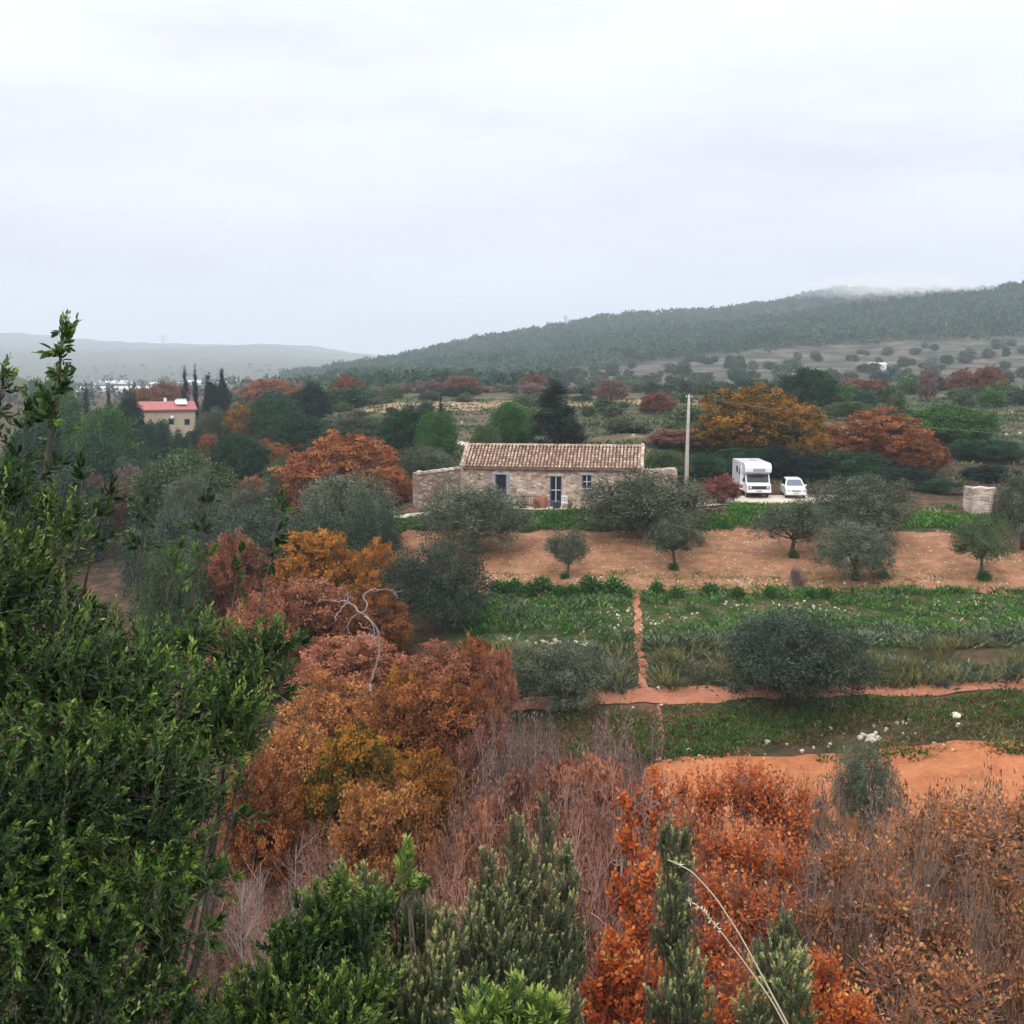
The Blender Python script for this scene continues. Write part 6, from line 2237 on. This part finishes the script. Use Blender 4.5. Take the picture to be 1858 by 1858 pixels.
leafy_bush('evergreen_bush', 'glossy dark evergreen bush at the bottom between the big shrub and the heath', 'bush',
           [(620, 1600, 45, 6.2), (575, 1660, 70, 6.1), (640, 1690, 80, 6.2), (540, 1760, 110, 5.9), (660, 1790, 90, 6.0), (480, 1830, 110, 5.7), (600, 1850, 110, 5.7), (400, 1860, 90, 5.6), (520, 1700, 50, 6.0), (690, 1640, 40, 6.4)],
           (560, 6.1), 1150, 20, (0.12, 0.30), 0.038, 0.015, 'near_leaf', 510, inner=300, tipv=0.55, basev=0.15)
leafy_bush('evergreen_bush', 'small pale-tipped sprig of glossy leaves rising in front of the brown oaks', 'bush',
           [(735, 1530, 28, 6.6), (740, 1580, 30, 6.6), (770, 1590, 18, 6.6)], (745, 6.7), 16, 12, (0.10, 0.2), 0.07, 0.024, 'near_leaf', 511, tipv=0.5, basev=0.3)
leafy_bush('evergreen_bush', 'yellow-green leafy bush at the bottom edge below the heath', 'bush',
           [(930, 1815, 55, 5.4), (880, 1840, 60, 5.4), (985, 1840, 50, 5.4)], (930, 5.5), 120, 14, (0.08, 0.18), 0.06, 0.02, 'near_leaf', 512, tipv=0.6, basev=0.3)

# grey-green heath: upright feathery plumes
HE = dict(style='needle', up=1.3, out=0.6, ang=0.85, tipv=0.55, basev=0.2, bark='bark')
leafy_bush('heath_shrub', 'tall grey-green heath with upright plumes in the middle of the foreground', 'shrub',
           [(985, 1445, 18, 7.8), (995, 1490, 28, 7.8), (935, 1490, 22, 7.5), (935, 1530, 30, 7.5), (885, 1560, 28, 7.4), (880, 1600, 36, 7.4), (1025, 1530, 24, 7.7), (1030, 1590, 34, 7.6), (1045, 1680, 36, 7.5), (850, 1660, 34, 7.2), (975, 1560, 60, 7.5), (930, 1600, 60, 7.4), (890, 1650, 60, 7.3), (985, 1650, 75, 7.4), (930, 1740, 95, 7.2), (1010, 1760, 60, 7.2), (850, 1740, 60, 7.1), (960, 1830, 90, 7.0), (1030, 1840, 50, 7.0), (900, 1700, 70, 7.2), (1020, 1700, 50, 7.4), (860, 1810, 70, 6.9), (830, 1700, 34, 7.0)],
           (950, 7.5), 1400, 80, (0.14, 0.42), 0.030, 0.006, 'heath', 520, **HE)
leafy_bush('heath_shrub', 'grey-green heath with yellowish tips right of the glossy bush', 'shrub',
           [(660, 1590, 30, 6.9), (700, 1610, 35, 6.9), (760, 1660, 50, 6.8), (720, 1680, 55, 6.8), (790, 1740, 60, 6.6), (740, 1780, 70, 6.6), (830, 1820, 70, 6.5), (760, 1850, 80, 6.5), (810, 1660, 26, 6.7), (690, 1740, 50, 6.7), (690, 1830, 60, 6.5)],
           (760, 6.9), 950, 80, (0.14, 0.38), 0.030, 0.006, 'heath', 521, **HE)
leafy_bush('heath_shrub', 'narrow upright heath standing between the two orange shrubs', 'shrub',
           [(1205, 1490, 20, 7.9), (1240, 1500, 22, 7.9), (1222, 1525, 38, 7.9), (1235, 1560, 36, 7.9), (1225, 1620, 36, 7.9), (1232, 1700, 40, 7.8), (1250, 1640, 26, 7.9), (1200, 1680, 28, 7.8), (1262, 1760, 40, 7.7), (1215, 1590, 34, 7.9), (1222, 1660, 36, 7.8), (1240, 1740, 48, 7.7), (1255, 1820, 60, 7.6), (1200, 1800, 36, 7.6)],
           (1225, 7.9), 420, 80, (0.14, 0.34), 0.030, 0.006, 'heath', 522, **HE)
leafy_bush('heath_shrub', 'dark heath low below the large orange scrub', 'shrub',
           [(1425, 1650, 24, 7.8), (1415, 1690, 30, 7.8), (1440, 1710, 30, 7.8), (1400, 1740, 50, 7.7), (1430, 1760, 60, 7.6), (1370, 1820, 50, 7.6), (1440, 1840, 60, 7.5)],
           (1410, 7.8), 360, 80, (0.14, 0.34), 0.030, 0.006, 'heath', 523, **HE)

# orange-leaved saplings
FI = dict(up=1.0, out=0.8, ang=1.1, bark='twig_grey', tipv=0.3, basev=0.2, srad=0.004)
leafy_bush('orange_sapling', 'bright orange-red leafy sapling right of the tall heath', 'sapling',
           [(1188, 1390, 12, 9.4), (1190, 1420, 18, 9.4), (1190, 1470, 22, 9.3), (1192, 1520, 26, 9.2), (1128, 1440, 14, 9.2), (1135, 1470, 20, 9.2), (1140, 1510, 30, 9.1), (1180, 1570, 36, 9.0), (1140, 1600, 45, 9.0), (1165, 1670, 50, 8.8), (1120, 1720, 55, 8.6), (1170, 1770, 60, 8.5), (1090, 1780, 50, 8.5), (1130, 1840, 80, 8.4)],
           (1140, 9.0), 420, 10, (0.16, 0.42), 0.058, 0.040, 'fire', 530, **FI)
leafy_bush('orange_scrub', 'broad stand of orange-leaved oak scrub at the edge of the lower field', 'scrub',
           [(1240, 1420, 30, 13.4), (1290, 1420, 50, 13), (1350, 1415, 60, 13.2), (1400, 1435, 60, 13), (1455, 1440, 30, 13), (1260, 1480, 45, 12.8), (1440, 1480, 45, 12.8), (1300, 1520, 60, 12.4), (1370, 1530, 70, 12.3), (1430, 1560, 50, 12), (1290, 1600, 50, 11.6), (1350, 1630, 65, 11.4), (1420, 1640, 50, 11.2), (1300, 1700, 60, 10.8), (1340, 1780, 70, 10.4)],
           (1350, 12.5), 1350, 10, (0.3, 0.8), 0.052, 0.036, 'fire', 531, **FI)
leafy_bush('orange_scrub', 'orange leafy scrub at the bottom right of the foreground', 'scrub',
           [(1500, 1760, 60, 8.8), (1480, 1830, 70, 8.6), (1560, 1840, 60, 8.5), (1290, 1850, 60, 8.2)],
           (1500, 8.8), 280, 10, (0.16, 0.4), 0.055, 0.032, 'fire', 532, **FI)
DL = dict(nst=4, up=0.5, out=0.9, ang=1.1, bark='twig_grey', tipv=0.2, basev=0.25, srad=0.004)
for k, (lab, lobes, base, n) in enumerate([
    ('twiggy brown scrub with sparse orange leaves in the lower right corner', [(1620, 1640, 80, 10), (1700, 1700, 90, 9.8), (1620, 1760, 90, 9.4), (1740, 1800, 100, 9.0), (1640, 1850, 80, 8.8)], (1660, 9.8), 520),
    ('orange-brown twiggy scrub touching the right edge', [(1820, 1600, 80, 10.5), (1860, 1700, 90, 10), (1830, 1800, 90, 9.5), (1800, 1520, 60, 11)], (1830, 10.2), 420),
    ('thin twiggy scrub with few leaves right of the orange scrub', [(1520, 1560, 60, 11.5), (1560, 1640, 60, 11), (1500, 1660, 50, 11)], (1530, 11.2), 260),
    ('tall thin twigs with a few orange leaves against the lower field at the right', [(1740, 1460, 60, 12.5), (1830, 1460, 70, 12.5), (1690, 1480, 70, 12), (1780, 1480, 80, 12), (1650, 1520, 70, 12), (1860, 1500, 80, 12), (1720, 1540, 80, 11.6), (1800, 1550, 80, 11.6), (1600, 1560, 60, 11.6)], (1750, 12), 420)]):
    leafy_bush('twiggy_scrub', lab, 'scrub', lobes, base, int(n * 1.6), 7, (0.3, 0.7), 0.055, 0.032, 'dryleaf', 540 + k, **DL)
for k, (x, yt, w, Yd, lab) in enumerate([(1640, 1540, 130, 10.5, 'grey tangled leafless bush in the lower right thicket'), (1560, 1640, 120, 10, 'leafless grey twigs left in the lower right thicket'), (1790, 1620, 140, 9.5, 'leafless purple-grey bush near the right edge'), (1480, 1600, 100, 11, 'leafless bush right behind the low dark heath'), (1850, 1480, 130, 12, 'leafless grey bush rising at the right edge')]):
    plant('bare', x, yt, w, lab, Y=Yd, mat='brown', tmat='twig_grey')
leafy_bush('orange_sapling', 'tiny orange-leaved sapling low behind the big evergreen shrub', 'sapling',
           [(268, 1750, 26, 5.6), (330, 1790, 26, 5.6), (255, 1790, 16, 5.6)], (280, 5.7), 30, 10, (0.08, 0.16), 0.05, 0.026, 'dryleaf', 550, tipv=0.4, basev=0.4, bark='bark')


# ------------------------------------------------------------------ dry grass stalks
def stalk(px, Y, rad, lab, spikes):
    r = np.random.default_rng(int(px[0][0]))
    pts = np.array([P(a, b, Y - 0.02 * i) for i, (a, b) in enumerate(px)])
    q = np.linspace(0, 1, 40)
    i = np.linspace(0, 1, len(pts))
    C2 = np.stack([np.interp(q, i, pts[:, k]) for k in range(3)], 1)
    for _ in range(3):
        C2[1:-1] = (C2[:-2] + 2 * C2[1:-1] + C2[2:]) / 4
    b = C2[0].copy()
    b[2] = hz(b[0], b[1])
    C2 = np.concatenate([[b + np.array([0.25, 0, -0.05])], C2])
    root = empty('grass_stalk', (b[0], b[1], b[2]))
    tag(root, lab, 'grass stalk')
    g = MB()
    g.tube(C2, np.linspace(rad, rad * 0.35, len(C2)), 6)
    o = g.build('stem', M['straw'], root)
    o.matrix_parent_inverse = root.matrix_basis.inverted()
    k = r.integers(len(C2) - 18 if spikes else len(C2) - 5, len(C2) - 1, 40 if spikes else 12)
    D = nrm(C2[np.minimum(k + 1, len(C2) - 1)] - C2[k] + rdir(len(k), r) * 0.02)
    g = MB()
    g.diamonds(C2[k], D, nrm(np.cross(D, rdir(len(k), r))), 0.016, 0.004, 0)
    o = g.build('seed_head', M['straw'], root)
    o.matrix_parent_inverse = root.matrix_basis.inverted()


stalk([(1440, 1880), (1425, 1850), (1385, 1775), (1345, 1700), (1300, 1630), (1255, 1580), (1212, 1560)], 3.0, 0.0035, 'long pale dry grass stalk arching over the foreground, the upper of the two', False)
stalk([(1435, 1880), (1400, 1815), (1350, 1745), (1300, 1680), (1270, 1645), (1245, 1632)], 3.1, 0.0028, 'shorter pale dry grass stalk with a seed head, the lower of the two', True)
